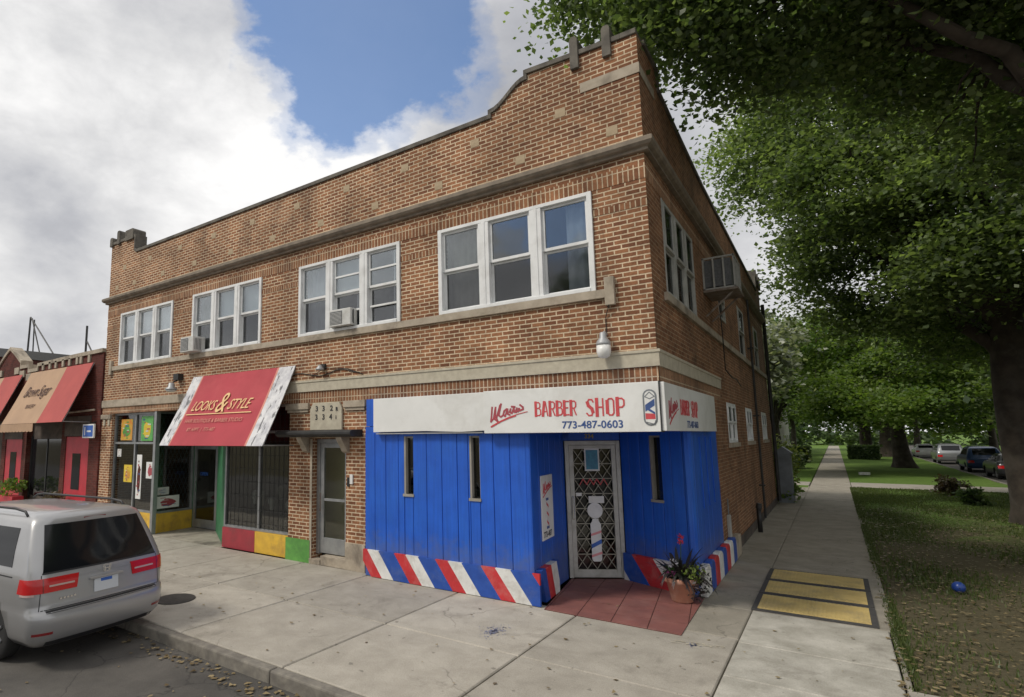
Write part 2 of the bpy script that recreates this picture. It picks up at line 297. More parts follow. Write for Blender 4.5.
# ------------------------------------------------------------------ mesh builder
class Pl:                                     # a flat reference: a along the wall, b up, d out of it
    def __init__(s, o, u, n, v=(0, 0, 1)): s.o, s.u, s.v, s.n = Vector(o), Vector(u).normalized(), Vector(v).normalized(), Vector(n).normalized()
    def p(s, a, b, d=0): return s.o+s.u*a+s.v*b+s.n*d
FR = Pl((0, 8.41, 0), (1, 0, 0), (0, -1, 0)); SD = Pl((-1.87, 0, 0), (0, 1, 0), (1, 0, 0)); WD = Pl((0, 0, 0), (1, 0, 0), (0, -1, 0))
class MB:
    def __init__(s): s.v, s.f, s.mi, s.cur = [], [], [], 0
    def add(s, vs, fs):
        k = len(s.v); s.v += [tuple(x) for x in vs]
        for f in fs: s.f.append([k+i for i in f]); s.mi.append(s.cur)
    def box(s, x0, x1, y0, y1, z0, z1):
        s.add([(x, y, z) for x in (x0, x1) for y in (y0, y1) for z in (z0, z1)], [(0, 1, 3, 2), (4, 6, 7, 5), (0, 4, 5, 1), (2, 3, 7, 6), (0, 2, 6, 4), (1, 5, 7, 3)]); return s
    def ob(s, P, a0, a1, b0, b1, d0, d1):
        s.add([P.p(a, b, d) for a in (a0, a1) for b in (b0, b1) for d in (d0, d1)], [(0, 1, 3, 2), (4, 6, 7, 5), (0, 4, 5, 1), (2, 3, 7, 6), (0, 2, 6, 4), (1, 5, 7, 3)]); return s
    def prism(s, P, pts, d0, d1):             # closed outline in (a,b), thickness along d
        n = len(pts); s.add([P.p(a, b, d0) for a, b in pts]+[P.p(a, b, d1) for a, b in pts], [tuple(range(n))[::-1], tuple(range(n, 2*n))]+[(i, (i+1) % n, n+(i+1) % n, n+i) for i in range(n)]); return s
    def tube(s, path, rs, n=8, cap=True):
        path = [Vector(p) for p in path]; rs = rs if hasattr(rs, '__len__') else [rs]*len(path); k = len(s.v); vs = []
        ref = None
        for i, p in enumerate(path):
            t = (path[min(i+1, len(path)-1)]-path[max(i-1, 0)]).normalized()
            if ref is None: ref = t.orthogonal().normalized()
            a = (ref-t*ref.dot(t)).normalized(); ref = a; b = t.cross(a)
            for j in range(n): q = 2*math.pi*j/n; vs.append(p+(a*math.cos(q)+b*math.sin(q))*rs[i])
        fs = [(i*n+j, i*n+(j+1) % n, (i+1)*n+(j+1) % n, (i+1)*n+j) for i in range(len(path)-1) for j in range(n)]
        if cap: fs += [tuple(range(n))[::-1], tuple(range((len(path)-1)*n, len(path)*n))]
        s.add(vs, fs); return s
    def lathe(s, prof, c, n=24, ax='z'):      # prof: (r, h)
        vs = []
        for r, h in prof:
            for j in range(n):
                q = 2*math.pi*j/n; a, b = r*math.cos(q), r*math.sin(q)
                vs.append((c[0]+a, c[1]+b, c[2]+h) if ax == 'z' else ((c[0]+a, c[1]+h, c[2]+b) if ax == 'y' else (c[0]+h, c[1]+a, c[2]+b)))
        L = len(prof); fs = [(i*n+j, i*n+(j+1) % n, (i+1)*n+(j+1) % n, (i+1)*n+j) for i in range(L-1) for j in range(n)]
        fs += [tuple(range(n))[::-1], tuple(range((L-1)*n, L*n))]; s.add(vs, fs); return s
    def ribbon(s, P, pts, w, d0, d1):         # flat painted stroke
        pts = [Vector((p[0], p[1])) for p in pts]
        for k_, (p, q) in enumerate(zip(pts, pts[1:])):
            t = (q-p); L = t.length; s.rk = (getattr(s, 'rk', 0)+1) % 40; d1_ = d1+s.rk*.00006
            if L < 1e-6: continue
            t /= L; nn = Vector((-t.y, t.x))*w/2; e = t*w*.35
            s.prism(P, [tuple(p-e-nn), tuple(q+e-nn), tuple(q+e+nn), tuple(p-e+nn)], d0, d1_)
        return s
    def build(s, name, mats, parent=None, smooth=False, bev=0, local=False, fixn=True):
        me = bpy.data.meshes.new(name); me.from_pydata(s.v, [], s.f)
        mats = mats if isinstance(mats, (list, tuple)) else [mats]
        for q in mats: me.materials.append(MATS[q])
        me.polygons.foreach_set('material_index', s.mi)
        if fixn:
            bm = bmesh.new(); bm.from_mesh(me); bmesh.ops.recalc_face_normals(bm, faces=bm.faces); bm.to_mesh(me); bm.free()
        if smooth: me.polygons.foreach_set('use_smooth', [True]*len(me.polygons))
        o = bpy.data.objects.new(name, me); COL.objects.link(o)
        if parent: par(o, parent, local)
        if bev:
            b = o.modifiers.new('bevel', 'BEVEL'); b.width = bev; b.segments = 2; b.limit_method = 'ANGLE'
        return o
def par(o, parent, local=False):
    o.parent = parent
    if not local:
        o.matrix_parent_inverse = Matrix.Translation(-Vector(parent.location)) if parent.type == 'EMPTY' else Matrix.Identity(4)
def tag(o, label=None, cat=None, group=None, kind=None):
    if label: o['label'] = label
    if cat: o['category'] = cat
    if group: o['group'] = group
    if kind: o['kind'] = kind
    return o
def thing(name, loc, label, cat, group=None):
    o = bpy.data.objects.new(name, None); COL.objects.link(o); o.location = loc; o.empty_display_size = .2; return tag(o, label, cat, group)
def copy_tree(o, parent=None):
    c = o.copy(); COL.objects.link(c)
    if parent: c.parent = parent
    for ch in list(o.children): copy_tree(ch, c)
    return c
def grid_holes(mb, P, a0, a1, b0, b1, d0, d1, holes):
    A = sorted({a0, a1}|{x for h in holes for x in h[:2] if a0 < x < a1}); B = sorted({b0, b1}|{x for h in holes for x in h[2:] if b0 < x < b1})
    for i in range(len(A)-1):
        run = None
        for j in range(len(B)-1):
            ca, cb = (A[i]+A[i+1])/2, (B[j]+B[j+1])/2
            full = not any(h[0] < ca < h[1] and h[2] < cb < h[3] for h in holes)
            if full: run = (run[0], B[j+1]) if run else (B[j], B[j+1])
            if (not full or j == len(B)-2) and run: mb.ob(P, A[i], A[i+1], run[0], run[1], d0, d1); run = None
VL = SC.view_layers[0]
def text(name, s, P, a, b, size, mat, parent, d=.004, th=.004, xs=1, shear=0, bold=0, align='LEFT', spacing=1):
    cu = bpy.data.curves.new(name, 'FONT'); cu.body = s; cu.size = size; cu.shear = shear; cu.extrude = th/2; cu.offset = bold; cu.align_x = align; cu.space_character = spacing; cu.resolution_u = 4
    o = bpy.data.objects.new(name, cu); COL.objects.link(o); VL.update()
    me = bpy.data.meshes.new_from_object(o.evaluated_get(bpy.context.evaluated_depsgraph_get())); bpy.data.objects.remove(o); bpy.data.curves.remove(cu)
    R = Matrix((P.u*xs, P.v, P.n)).transposed().to_4x4(); R.translation = P.p(a, b, d+th/2); me.transform(R); me.materials.clear(); me.materials.append(MATS[mat]); me.name = name
    o = bpy.data.objects.new(name, me); COL.objects.link(o)
    if parent: par(o, parent)
    return o
def clip(poly, nx, ny, c):                    # keep nx*x+ny*y<=c
    out = []
    for i in range(len(poly)):
        p, q = poly[i], poly[(i+1) % len(poly)]; dp, dq = nx*p[0]+ny*p[1]-c, nx*q[0]+ny*q[1]-c
        if dp <= 0: out.append(p)
        if dp*dq < 0: k = dp/(dp-dq); out.append((p[0]+(q[0]-p[0])*k, p[1]+(q[1]-p[1])*k))
    return out
def np_mesh(name, V, F, mats, parent=None, tone=None, mi=None, smooth=False):   # V (n,3), F (m,k)
    me = bpy.data.meshes.new(name); n, k = F.shape; me.vertices.add(len(V)); me.vertices.foreach_set('co', V.astype(np.float32).ravel())
    me.loops.add(n*k); me.loops.foreach_set('vertex_index', F.astype(np.int32).ravel()); me.polygons.add(n)
    me.polygons.foreach_set('loop_start', np.arange(0, n*k, k, dtype=np.int32)); me.update(calc_edges=True)
    for q in mats: me.materials.append(MATS[q])
    if mi is not None: me.polygons.foreach_set('material_index', mi.astype(np.int32))
    if tone is not None:
        a = me.attributes.new('tone', 'FLOAT', 'FACE'); a.data.foreach_set('value', tone.astype(np.float32))
    o = bpy.data.objects.new(name, me); COL.objects.link(o)
    if parent: par(o, parent)
    return o

# ================================================================== SETTING
def sheet(name, x0, x1, y0, y1, z, mat):
    mb = MB(); mb.add([(x0, y0, z), (x1, y0, z), (x1, y1, z), (x0, y1, z)], [(0, 1, 2, 3)]); return tag(mb.build(name, mat, fixn=False), kind='structure')
sheet('ground', -900, 900, -900, 1300, -.30, 'turf')
sheet('road', -120, 200, -9, 4.41, -.14, 'asphalt')
sheet('side_road', 6.5, 13.5, 8.3, 400, -.139, 'asphalt')
def slabs(name, xs, ys, z, mat, seed, amp=.10, gap=.007, th=.2):
    rnd = random.Random(seed); mb = MB(); tones = []
    for i in range(len(xs)-1):
        for j in range(len(ys)-1):
            x0, x1, y0, y1 = xs[i]+gap, xs[i+1]-gap, ys[j]+gap, ys[j+1]-gap; k = len(mb.f); dz = [z+rnd.uniform(-.003, .003) for _ in range(4)]; c = .012
            mb.add([(x0, y0, z-th), (x1, y0, z-th), (x1, y1, z-th), (x0, y1, z-th), (x0, y0, z-c), (x1, y0, z-c), (x1, y1, z-c), (x0, y1, z-c),
                    (x0+c, y0+c, dz[0]), (x1-c, y0+c, dz[1]), (x1-c, y1-c, dz[2]), (x0+c, y1-c, dz[3])],
                   [(0, 1, 5, 4), (1, 2, 6, 5), (2, 3, 7, 6), (3, 0, 4, 7), (4, 5, 9, 8), (5, 6, 10, 9), (6, 7, 11, 10), (7, 4, 8, 11), (8, 9, 10, 11)])
            tn = 1+rnd.uniform(-amp, amp); tones += [tn]*(len(mb.f)-k)
    o = mb.build(name, mat, fixn=False); a = o.data.attributes.new('tone', 'FLOAT_COLOR', 'FACE') if False else o.data.attributes.new('tone', 'FLOAT_VECTOR', 'FACE')
    a.data.foreach_set('vector', [c for tn in tones for c in (tn, tn, tn*.99)]); return tag(o, kind='structure')
slabs('pavement', [-60, -40, -30, -24, -20.4, -18, -15.9, -13.9, -12.2, -10.4, -8.75, -7.0, -5.05, -3.1, -1.15], [4.535, 6.35, 8.405], 0, 'concrete', 3, .13, .010)
slabs('pavement_corner', [-1.15, .35], [4.0, 5.6, 7.1, 8.3, 9.84], .001, 'concrete_pale', 8, .06)
slabs('pavement_corner_edge', [.35, 2.1, 3.9, 6.3], [4.535, 6.2, 7.75], 0, 'concrete', 4)
ys = [8.405, 9.84]+[9.84+1.72*i for i in range(1, 15)]+[36+1.8*i for i in range(0, 60)]
slabs('side_path', [-1.87, -1.152], ys[:16], 0, 'concrete_dark', 6, .05, .002)
slabs('side_path_centre', [-1.152, .42], ys[1:], -.0005, 'concrete_dark', 6, .05, .003)
slabs('path_edge', [.355, .42], [7.76, 9.84], -.002, 'concrete_dark', 9)
slabs('cross_path', [-14, -9, -4, -1.2], [34.4, 36.9], .004, 'concrete', 12)
slabs('crossing_path', [.43, 3.4, 6.4], [34.4, 37.4], .004, 'concrete', 13)
MB().box(-60, 2.6, 6.35, 6.351, -.2, -.02)
# kerb: worn concrete with joints and chips
rnd = random.Random(5); mb = MB(); x = -60
while x < -1.2:
    L = 3.05 if x+3.05 < -1.2 else -1.2-x
    dy = rnd.uniform(-.008, .008); mb.box(x+.008, x+L-.008, 4.40+dy, 4.528, -.32, rnd.uniform(-.006, .002)); x += L
tag(mb.build('kerb', 'kerb', bev=.02), kind='structure')
mb = MB()
for y in np.arange(8.4, 150, 3.05): mb.box(6.36, 6.5, y+.008, y+3.04, -.3, .0)
tag(mb.build('side_kerb', 'kerb', bev=.02), kind='structure')
tag(MB().prism(Pl((0, 0, 0), (1, 0, 0), (0, 0, 1), (0, 1, 0)), [(-14.65, 8.41), (-11.50, 8.41), (-11.50, 8.56), (-13.55, 9.80), (-14.75, 9.80)], -.1, .0).build('shop_entrance_floor', 'entrance_concrete'), kind='structure')
# lawn, gently uneven
def lawn(name, x0, x1, y0, y1, nx, ny, z=-.012):
    X, Y = np.meshgrid(np.linspace(x0, x1, nx), np.linspace(y0, y1, ny)); Z = z+.018*np.sin(X*2.1+Y*.7)+.015*np.sin(Y*1.3-X)-.01
    Z = np.where((X < x0+.05), -.03, Z); V = np.stack([X, Y, Z], -1).reshape(-1, 3); I = np.arange(nx*ny).reshape(ny, nx)
    F = np.stack([I[:-1, :-1], I[:-1, 1:], I[1:, 1:], I[1:, :-1]], -1).reshape(-1, 4); o = np_mesh(name, V, F, ['turf']); return tag(o, kind='structure')
lawn('lawn', .43, 6.36, 7.76, 34.4, 30, 130); lawn('lawn_beyond', .43, 6.36, 37.4, 150, 14, 160); lawn('lawn_left', -14, -1.2, 25.6, 34.4, 30, 30); lawn('lawn_left_beyond', -14, -1.2, 36.9, 150, 20, 150)

# grass blades and fallen leaves (uncountable)
rg = np.random.default_rng(4)
def blades(n, x0, x1, y0, y1, h, seed, dens=None):
    r = np.random.default_rng(seed); x = r.uniform(x0, x1, n); y = y0+(y1-y0)*r.random(n)**1.35
    k = (np.sin(x*1.9+1.3*np.sin(y*.8))+np.sin(y*1.4+x)*.8+r.normal(0, .9, n)+(y-19)*.13) > .3; x, y = x[k], y[k]; n = len(x)
    a = r.uniform(0, 6.28, n); hh = h*r.uniform(.4, 1.2, n); w = .006+.0006*y; dx, dy = np.cos(a)*w, np.sin(a)*w; lx, ly = r.normal(0, .4, n)*hh, r.normal(0, .4, n)*hh
    V = np.stack([np.stack([x-dx, y-dy, -.03+0*x], 1), np.stack([x+dx, y+dy, -.03+0*x], 1), np.stack([x+lx, y+ly, hh], 1)], 1).reshape(-1, 3)
    return V, np.arange(n*3).reshape(-1, 3), r.random(n)
V, F, T = blades(90000, .45, 6.3, 7.8, 34.3, .045, 3); o = np_mesh('grass', V, F, ['blades'], tone=T); tag(o, 'short patchy grass of the shaded lawn beside the path', 'grass', kind='stuff')
V, F, T = [], [], []
for (x0_, x1_, y0_, y1_, n_) in ((.36, .50, 7.7, 34, 9000), (.45, 6.3, 7.66, 7.84, 2600)):
    v_, f_, t_ = blades(n_*2, x0_, x1_, y0_, y1_, .04, 9); k_ = sum(len(q) for q in V); V.append(v_); F.append(f_+k_); T.append(t_)
o = np_mesh('edge_grass', np.concatenate(V), np.concatenate(F), ['blades'], tone=np.concatenate(T)); tag(o, 'ragged fringe of grass along the edge of the path', 'grass', kind='stuff')
def flat_leaves(name, n, x0, x1, y0, y1, zf, size, seed, label, power=1.0):
    r = np.random.default_rng(seed); x = r.uniform(x0, x1, n); y = y0+(y1-y0)*r.random(n)**power; s = size*r.uniform(.5, 1.3, n); a = r.uniform(0, 6.28, n); z = zf+r.uniform(.004, .02, n)
    tl = r.normal(0, .25, (n, 2)); pts = []
    for dx, dy in ((-.5, 0), (-.12, -.34), (.5, 0), (-.12, .34)):
        X = (np.cos(a)*dx-np.sin(a)*dy)*s; Y = (np.sin(a)*dx+np.cos(a)*dy)*s; pts.append(np.stack([x+X, y+Y, z+np.abs(X*tl[:, 0]+Y*tl[:, 1])], 1))
    V = np.stack(pts, 1).reshape(-1, 3); o = np_mesh(name, V, np.arange(n*4).reshape(-1, 4), ['leaves_dry'], tone=r.random(n)); return tag(o, label, 'fallen leaves', kind='stuff')
flat_leaves('fallen_leaves', 5200, .3, 5.5, 7.4, 26, .0, .065, 1, 'dry fallen leaves scattered over the lawn', 1.3)
flat_leaves('gutter_leaves', 200, -9.5, -3.2, 4.06, 4.36, -.14, .07, 2, 'dry leaves gathered in the gutter along the kerb')
flat_leaves('pavement_leaves', 130, -12, .3, 4.7, 9.5, .0, .055, 3, 'a few dry leaves lying about the pavement')
flat_leaves('road_leaves', 40, -8, -2, 1.5, 4.0, -.14, .06, 6, 'stray leaves lying on the asphalt')

# ================================================================== BRICK BUILDING
B = thing('brick_building', (-9.6, 8.41, 0), 'two-storey tan and brown brick corner building with stone parapet and white windows', 'building')
X0, X1, YB = -17.45, -1.87, 25.3
UP = [(-16.62, -13.88), (-12.97, -10.26), (-9.02, -6.28), (-5.42, -2.65)]; ZS, ZT = 4.62, 6.17
holes = [(a, b, ZS, ZT) for a, b in UP]+[(-16.86, -9.26, -1, 3.22), (-8.56, -7.64, -1, 2.46), (-7.04, 0, -1, 3.20)]
mb = MB(); grid_holes(mb, FR, X0, X1, 0, 6.17, -.30, 0, holes)
mb.build('front_wall', 'brick', B)
mb = MB(); mb.ob(FR, X0, X1, 6.40, 6.56, -.30, 0); mb.build('frieze', 'brick', B)
mb = MB(); mb.ob(FR, X0, X1, 6.17, 6.40, -.30, .006); mb.ob(FR, -9.30, X1+.006, 3.205, 3.43, -.05, .006); mb.ob(FR, X0, -9.30, 3.225, 3.40, -.05, .006)
for a, b in ((X0, -16.62), (-13.88, -12.97), (-10.26, -9.02), (-6.28, -5.42), (-2.65, X1)): mb.ob(FR, a, b, 5.76, 5.86, -.05, .007)
mb.build('soldier_course', 'brick_soldier', B)
sh = [(9.30, 11.72, ZS, ZT), (14.55, 15.5, 5.1, 6.05), (17.9, 19.1, 4.62, 6.0), (21.7, 22.9, 4.62, 6.0), (14.55, 15.95, 2.3, 3.2), (17.95, 19.3, 2.3, 3.2), (22.1, 23.6, 2.3, 3.2), (8.3, 12.85, -1, 3.20)]
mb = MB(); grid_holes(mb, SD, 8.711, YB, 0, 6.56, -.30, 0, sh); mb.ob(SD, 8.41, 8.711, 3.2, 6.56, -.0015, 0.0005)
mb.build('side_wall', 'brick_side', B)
mb = MB(); mb.ob(SD, 8.42, 13.75, 3.205, 3.44, -.05, .006); mb.ob(SD, 8.42, YB, 6.17, 6.4, -.05, .006); mb.build('side_soldier_course', 'brick_soldier', B)
mb = MB(); mb.box(X0, X1-.3, YB-.3, YB, 0, 7.6); mb.box(X0, X0+.3, 8.71, YB-.3, 0, 7.6); mb.build('rear_wall', 'brick_side', B)
mb = MB(); mb.box(X0+.3, X1-.3, 8.71, YB-.3, 6.85, 7.0); mb.build('roof', 'roofing', B)
mb = MB(); mb.box(X0+.3, X1-.3, 9.0, YB-.3, 3.4, 3.5); mb.build('upper_floor', 'interior_dark', B)
mb = MB(); mb.box(X0+.3, X1-.35, 9.9, 10.0, 3.5, 6.8); mb.box(-2.9, -2.8, 10.01, YB-.3, 3.5, 6.8); mb.build('inner_wall', 'interior_dark', B)
# parapet with the stepped and swept corner
top = [(X0, 8.42), (-16.05, 8.42), (-16.05, 8.0), (-15.95, 7.93), (-4.32, 7.93)]+[(-4.32+.68*k/8, 8.02+.36*(1-math.cos(math.pi*k/8))/2) for k in range(0, 9)]+[(-3.64, 8.48), (-2.84, 8.44), (-2.1, 8.42), (X1, 8.42)]
mb = MB(); mb.prism(FR, [(X0, 6.74), (X1, 6.74)]+top[::-1], -.30, 0); mb.build('parapet', 'brick', B)
# side parapet falls in steps
stop = [(8.711, 8.40), (9.6, 8.4), (9.6, 8.05), (10.8, 7.95), (13.5, 7.78), (23.9, 7.62), (23.9, 8.1), (YB, 8.1)]
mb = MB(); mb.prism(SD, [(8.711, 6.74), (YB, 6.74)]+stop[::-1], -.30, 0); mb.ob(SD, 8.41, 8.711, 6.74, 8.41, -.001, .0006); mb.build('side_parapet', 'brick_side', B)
def coping(mb, P, pts, h=.085, ov=.035, th=.30):
    for (a0, b0), (a1, b1) in zip(pts, pts[1:]):
        if abs(a1-a0) < .02: mb.ob(P, a0-.03, a0+.03, min(b0, b1), max(b0, b1)+h, -th-ov, ov-.003); continue
        mb.prism(P, [(a0, b0+.002), (a1, b1+.002), (a1, b1+h), (a0, b0+h)], -th-ov, ov)
mb = MB(); coping(mb, FR, top); mb.build('coping', 'coping', B, bev=.008)
mb = MB(); coping(mb, SD, stop); mb.build('side_coping', 'coping', B)
# upright stone merlons near the corners, with a stone belt below them
for xa, w, z0, z1 in ((-2.80, .13, 8.22, 8.76), (-2.30, .13, 8.22, 8.72), (-17.40, .16, 8.38, 8.66), (-16.98, .16, 8.38, 8.80), (-16.35, .46, 8.38, 8.70)):
    mb = MB(); mb.prism(FR, [(xa-w/2, z0), (xa+w/2, z0), (xa+w/2, z1-.05), (xa+w/2-.03, z1), (xa-w/2+.03, z1), (xa-w/2, z1-.05)], -.35, .06); mb.build('merlon', 'coping', B, bev=.006)
for y in (23.95, 24.6, 25.2): mb = MB(); mb.ob(SD, y, y+.16, 7.9, 8.4, -.35, .06); mb.build('merlon', 'coping', B)
mb = MB(); mb.ob(FR, -2.74, X1+.012, 7.80, 7.96, -.05, .012); mb.ob(SD, 8.405, 9.3, 7.80, 7.96, -.05, .01); mb.build('stone_belt', 'limestone', B)
# square stones set in the parapet
sq = [(a, 7.6) for a in (-3.08, -4.63, -6.16, -7.66, -9.14, -10.68, -12.2, -13.7, -15.2, -16.6)]+[(a, 7.03) for a in (-2.30, -3.79, -5.40, -6.90, -8.4, -9.94, -11.48, -13.0, -14.5, -16.0, -17.0)]
base = MB().ob(Pl((0, 0, 0), (1, 0, 0), (0, -1, 0)), -.085, .085, -.075, .075, -.05, .006).build('square_stone', 'square_stone', B, bev=.004)
for i, (a, b) in enumerate(sq):
    o = base if i == 0 else base.copy()
    if i: COL.objects.link(o)
    o.location = (a, 8.41, b); o.rotation_euler = (0, rad(random.Random(i).uniform(-2, 2)), 0)
# main cornice
prof = [(0, 6.56), (.07, 6.56), (.07, 6.60), (.12, 6.62), (.15, 6.66), (.15, 6.72), (.12, 6.742), (0, 6.742)]
mb = MB(); Pc = Pl((0, 0, 0), (0, -1, 0), (1, 0, 0)); mb.v += [];
def sweep(mb, prof, path):                    # path: list of (point, outward dir 2D)
    n = len(prof); vs = []
    for (x, y), (ox, oy) in path:
        for d, z in prof: vs.append((x+ox*d, y+oy*d, z))
    mb.add(vs, [(i*n+j, i*n+(j+1) % n, (i+1)*n+(j+1) % n, (i+1)*n+j) for i in range(len(path)-1) for j in range(n)]+[tuple(range(n)), tuple(range((len(path)-1)*n, len(path)*n))])
sweep(mb, prof, [((X0, 8.711), (-1, 0)), ((X0, 8.41), (-1, -1)), ((X1, 8.41), (1, -1)), ((X1, YB), (1, 0))]); mb.build('cornice', 'cornice', B)
# sill course and end stones
mb = MB(); mb.ob(FR, -16.95, -2.52, 4.49, 4.617, -.05, .055); mb.build('sill_course', 'limestone', B, bev=.006)
for a in (-17.03, -2.45): mb = MB(); mb.ob(FR, a-.07, a+.07, 4.37, 4.79, -.05, .07); mb.build('end_stone', 'limestone', B, bev=.006)
mb = MB(); mb.ob(SD, 9.1, YB, 4.49, 4.617, -.05, .05); mb.build('side_sill_course', 'limestone', B)
# stone band over the shops
mb = MB(); P2 = [(0, 3.435), (.035, 3.435), (.035, 3.62), (.05, 3.63), (.05, 3.67), (0, 3.67)]
sweep(mb, P2, [((-9.30, 8.41), (0, -1)), ((X1, 8.41), (1, -1)), ((X1, 13.75), (1, 0))]); mb.build('stone_band', 'pale_stone', B, bev=.004)
mb = MB(); mb.ob(FR, X0-.02, -9.31, 3.41, 3.62, -.05, .035); mb.build('stone_band', 'limestone', B, bev=.006)

# -------- windows
def curtain_part(P, a0, a1, b0, b1, parent, mat, seed, amp=.018, drop=True):
    r = random.Random(seed); n = max(6, int((a1-a0)/.03)); ph = r.uniform(0, 6); vs = []
    for i in range(n+1):
        a = a0+(a1-a0)*i/n; d = -.19+amp*math.sin(i*1.35+ph+.6*math.sin(i*.41)); vs += [P.p(a, b0, d), P.p(a, b1, d)]
    mb = MB(); mb.add(vs, [(2*i, 2*i+2, 2*i+3, 2*i+1) for i in range(n)]); return mb.build('curtain', mat, parent, smooth=True, fixn=False)
def window3(P, a0, a1, b0, b1, lights=3, mul=.20, fr=.075, frame='white_frame', cur='ccc', seed=0, mats=('curtain',)*3, open_=None, extra=()):
    front = P is FR; o_ = .035
    if not front: P = Pl(P.o+P.n*.045, P.u, P.n); o_ = -.036
    mb = MB()
    mb.ob(P, a0+.002, a0+fr, b0, b1-.002, -.12, o_); mb.ob(P, a1-fr, a1-.002, b0, b1-.002, -.12, o_)
    mb.ob(P, a0+fr, a1-fr, b1-.06, b1-.002, -.12, o_-.004); mb.ob(P, a0+fr, a1-fr, b0, b0+.055, -.12, o_+.012)
    ins = (a1-a0-2*fr-(lights-1)*mul)/lights; L = []
    for k in range(lights):
        L.append((a0+fr+k*(ins+mul), a0+fr+k*(ins+mul)+ins))
        if k: mb.ob(P, L[-1][0]-mul+.002, L[-1][0]-.002, b0+.055, b1-.06, -.12, o_-.008); mb.ob(P, L[-1][0]-mul/2-.03, L[-1][0]-mul/2+.03, b0+.056, b1-.061, -.11, o_+.002)
    w = mb.build('window', frame, B, bev=.004)
    for k, (p, q) in enumerate(L):
        h0, h1 = b0+.055, b1-.06; mid = (h0+h1)/2; s = .042; m2 = MB()
        m2.ob(P, p, p+s, mid, h1, -.065, -.02); m2.ob(P, q-s, q, mid, h1, -.065, -.02); m2.ob(P, p+s, q-s, h1-s, h1, -.065, -.022); m2.ob(P, p+s, q-s, mid-.005, mid+s, -.065, -.018)
        m2.ob(P, p, p+s, h0, mid-.006, -.10, -.068); m2.ob(P, q-s, q, h0, mid-.006, -.10, -.068); m2.ob(P, p+s, q-s, h0, h0+s, -.10, -.070); m2.ob(P, p+s, q-s, mid-s, mid-.006, -.10, -.070)
        if k in extra:
            for z in (mid+(h1-mid)*.48, h0+(mid-h0)*.45): m2.ob(P, p+s, q-s, z, z+.035, -.06, -.02)
            m2.ob(P, q-s-.11, q-s-.08, h0, h1, -.099, -.09)
        m2.build('sash', frame, w)
        m3 = MB(); m3.ob(P, p+s, q-s, mid+s, h1-s, -.048, -.043); m3.cur = 1; m3.ob(P, p+s, q-s, h0+s, mid-s, -.088, -.083); m3.build('pane', ['glass', 'glass_screen'] if front else ['glass_side', 'glass_side'], w)
        c = cur[k] if k < len(cur) else ' '
        if c == 'c': curtain_part(P, p, q, h0, h1, w, mats[k], seed*7+k)
        elif c == 'h': curtain_part(P, p+(q-p)*.45, q, h0, h1, w, mats[k], seed*7+k)
        elif c == 'b': m4 = MB(); m4.ob(P, p, q, mid-.02, h1, -.150, -.145); m4.build('blind', 'blind', w)
        elif c == 'B':
            m4 = MB(); m4.ob(P, p, q, mid-.02, h1, -.150, -.145); m4.build('blind', 'blind', w); curtain_part(P, p, q, h0, mid, w, 'curtain_warm', seed*7+k)
    return w
Wn = [window3(FR, *UP[0], ZS, ZT, cur='BBB', seed=1), window3(FR, *UP[1], ZS, ZT, cur='cbb', seed=2, mats=('curtain_warm',)*3), window3(FR, *UP[2], ZS, ZT, cur='cb ', seed=3, mats=('curtain',)*3, extra=(1, 2)),
      window3(FR, *UP[3], ZS, ZT, cur='c h', seed=4, mats=('curtain_warm', 'curtain', 'curtain'))]
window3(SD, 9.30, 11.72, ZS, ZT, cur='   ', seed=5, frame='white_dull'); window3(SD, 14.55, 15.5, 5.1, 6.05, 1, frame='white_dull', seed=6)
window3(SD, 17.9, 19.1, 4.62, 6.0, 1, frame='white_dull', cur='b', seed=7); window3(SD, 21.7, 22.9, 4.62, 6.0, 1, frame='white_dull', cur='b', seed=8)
for a, b_ in ((14.55, 15.95), (17.95, 19.3), (22.1, 23.6)):
    window3(SD, a, b_, 2.3, 3.2, 2, mul=.07, fr=.085, frame='white_frame', cur='  ', seed=int(a)); MB().ob(SD, a-.1, b_+.1, 2.2, 2.297, -.05, .05).build('small_sill', 'limestone', B)

# -------- shop at the left (display windows, recessed entrance)
MB().box(-16.86, -9.26, 12.2, 12.3, 0, 3.3).build('shop_back_wall', 'interior_tan', B)
MB().box(-17.15, -7.2, 8.72, 12.2, -.1, -.012).build('shop_floor', 'interior_tan', B)
MB().box(-17.15, -7.2, 8.72, 12.2, 3.25, 3.3).build('shop_ceiling', 'interior_dark', B)
MB().box(-9.25, -9.2, 8.72, 12.2, .03, 3.25).build('shop_partition', 'interior_tan', B); MB().box(-7.3, -7.2, 8.72, 12.2, .03, 3.25).build('shop_partition', 'interior_tan', B)
mb = MB(); mb.box(-8.85, -7.35, 9.10, 9.16, .0, 3.2); mb.build('hall_wall', 'interior_painted_glow', B)  # pale wall set close behind the stair door so daylight brightens it
def glazing(P, a0, a1, b0, b1, muls, trans, name='display_window', gl='glass_dark', fw_=.055, mat='aluminium'):
    mb = MB(); mb.ob(P, a0, a0+fw_, b0, b1, -.08, 0); mb.ob(P, a1-fw_, a1, b0, b1, -.08, 0); mb.ob(P, a0+fw_, a1-fw_, b1-fw_, b1, -.08, -.002); mb.ob(P, a0+fw_, a1-fw_, b0, b0+fw_, -.08, -.002)
    for q in muls: mb.ob(P, q-.028, q+.028, b0+fw_, b1-fw_, -.078, -.004)
    for q in trans: mb.ob(P, a0+fw_, a1-fw_, q-.028, q+.028, -.076, -.006)
    w = mb.build(name, mat, B, bev=.003); m3 = MB(); m3.ob(P, a0+fw_, a1-fw_, b0+fw_, b1-fw_, -.05, -.045); m3.build('pane', gl, w); return w
FS = Pl((0, 8.50, 0), (1, 0, 0), (0, -1, 0))
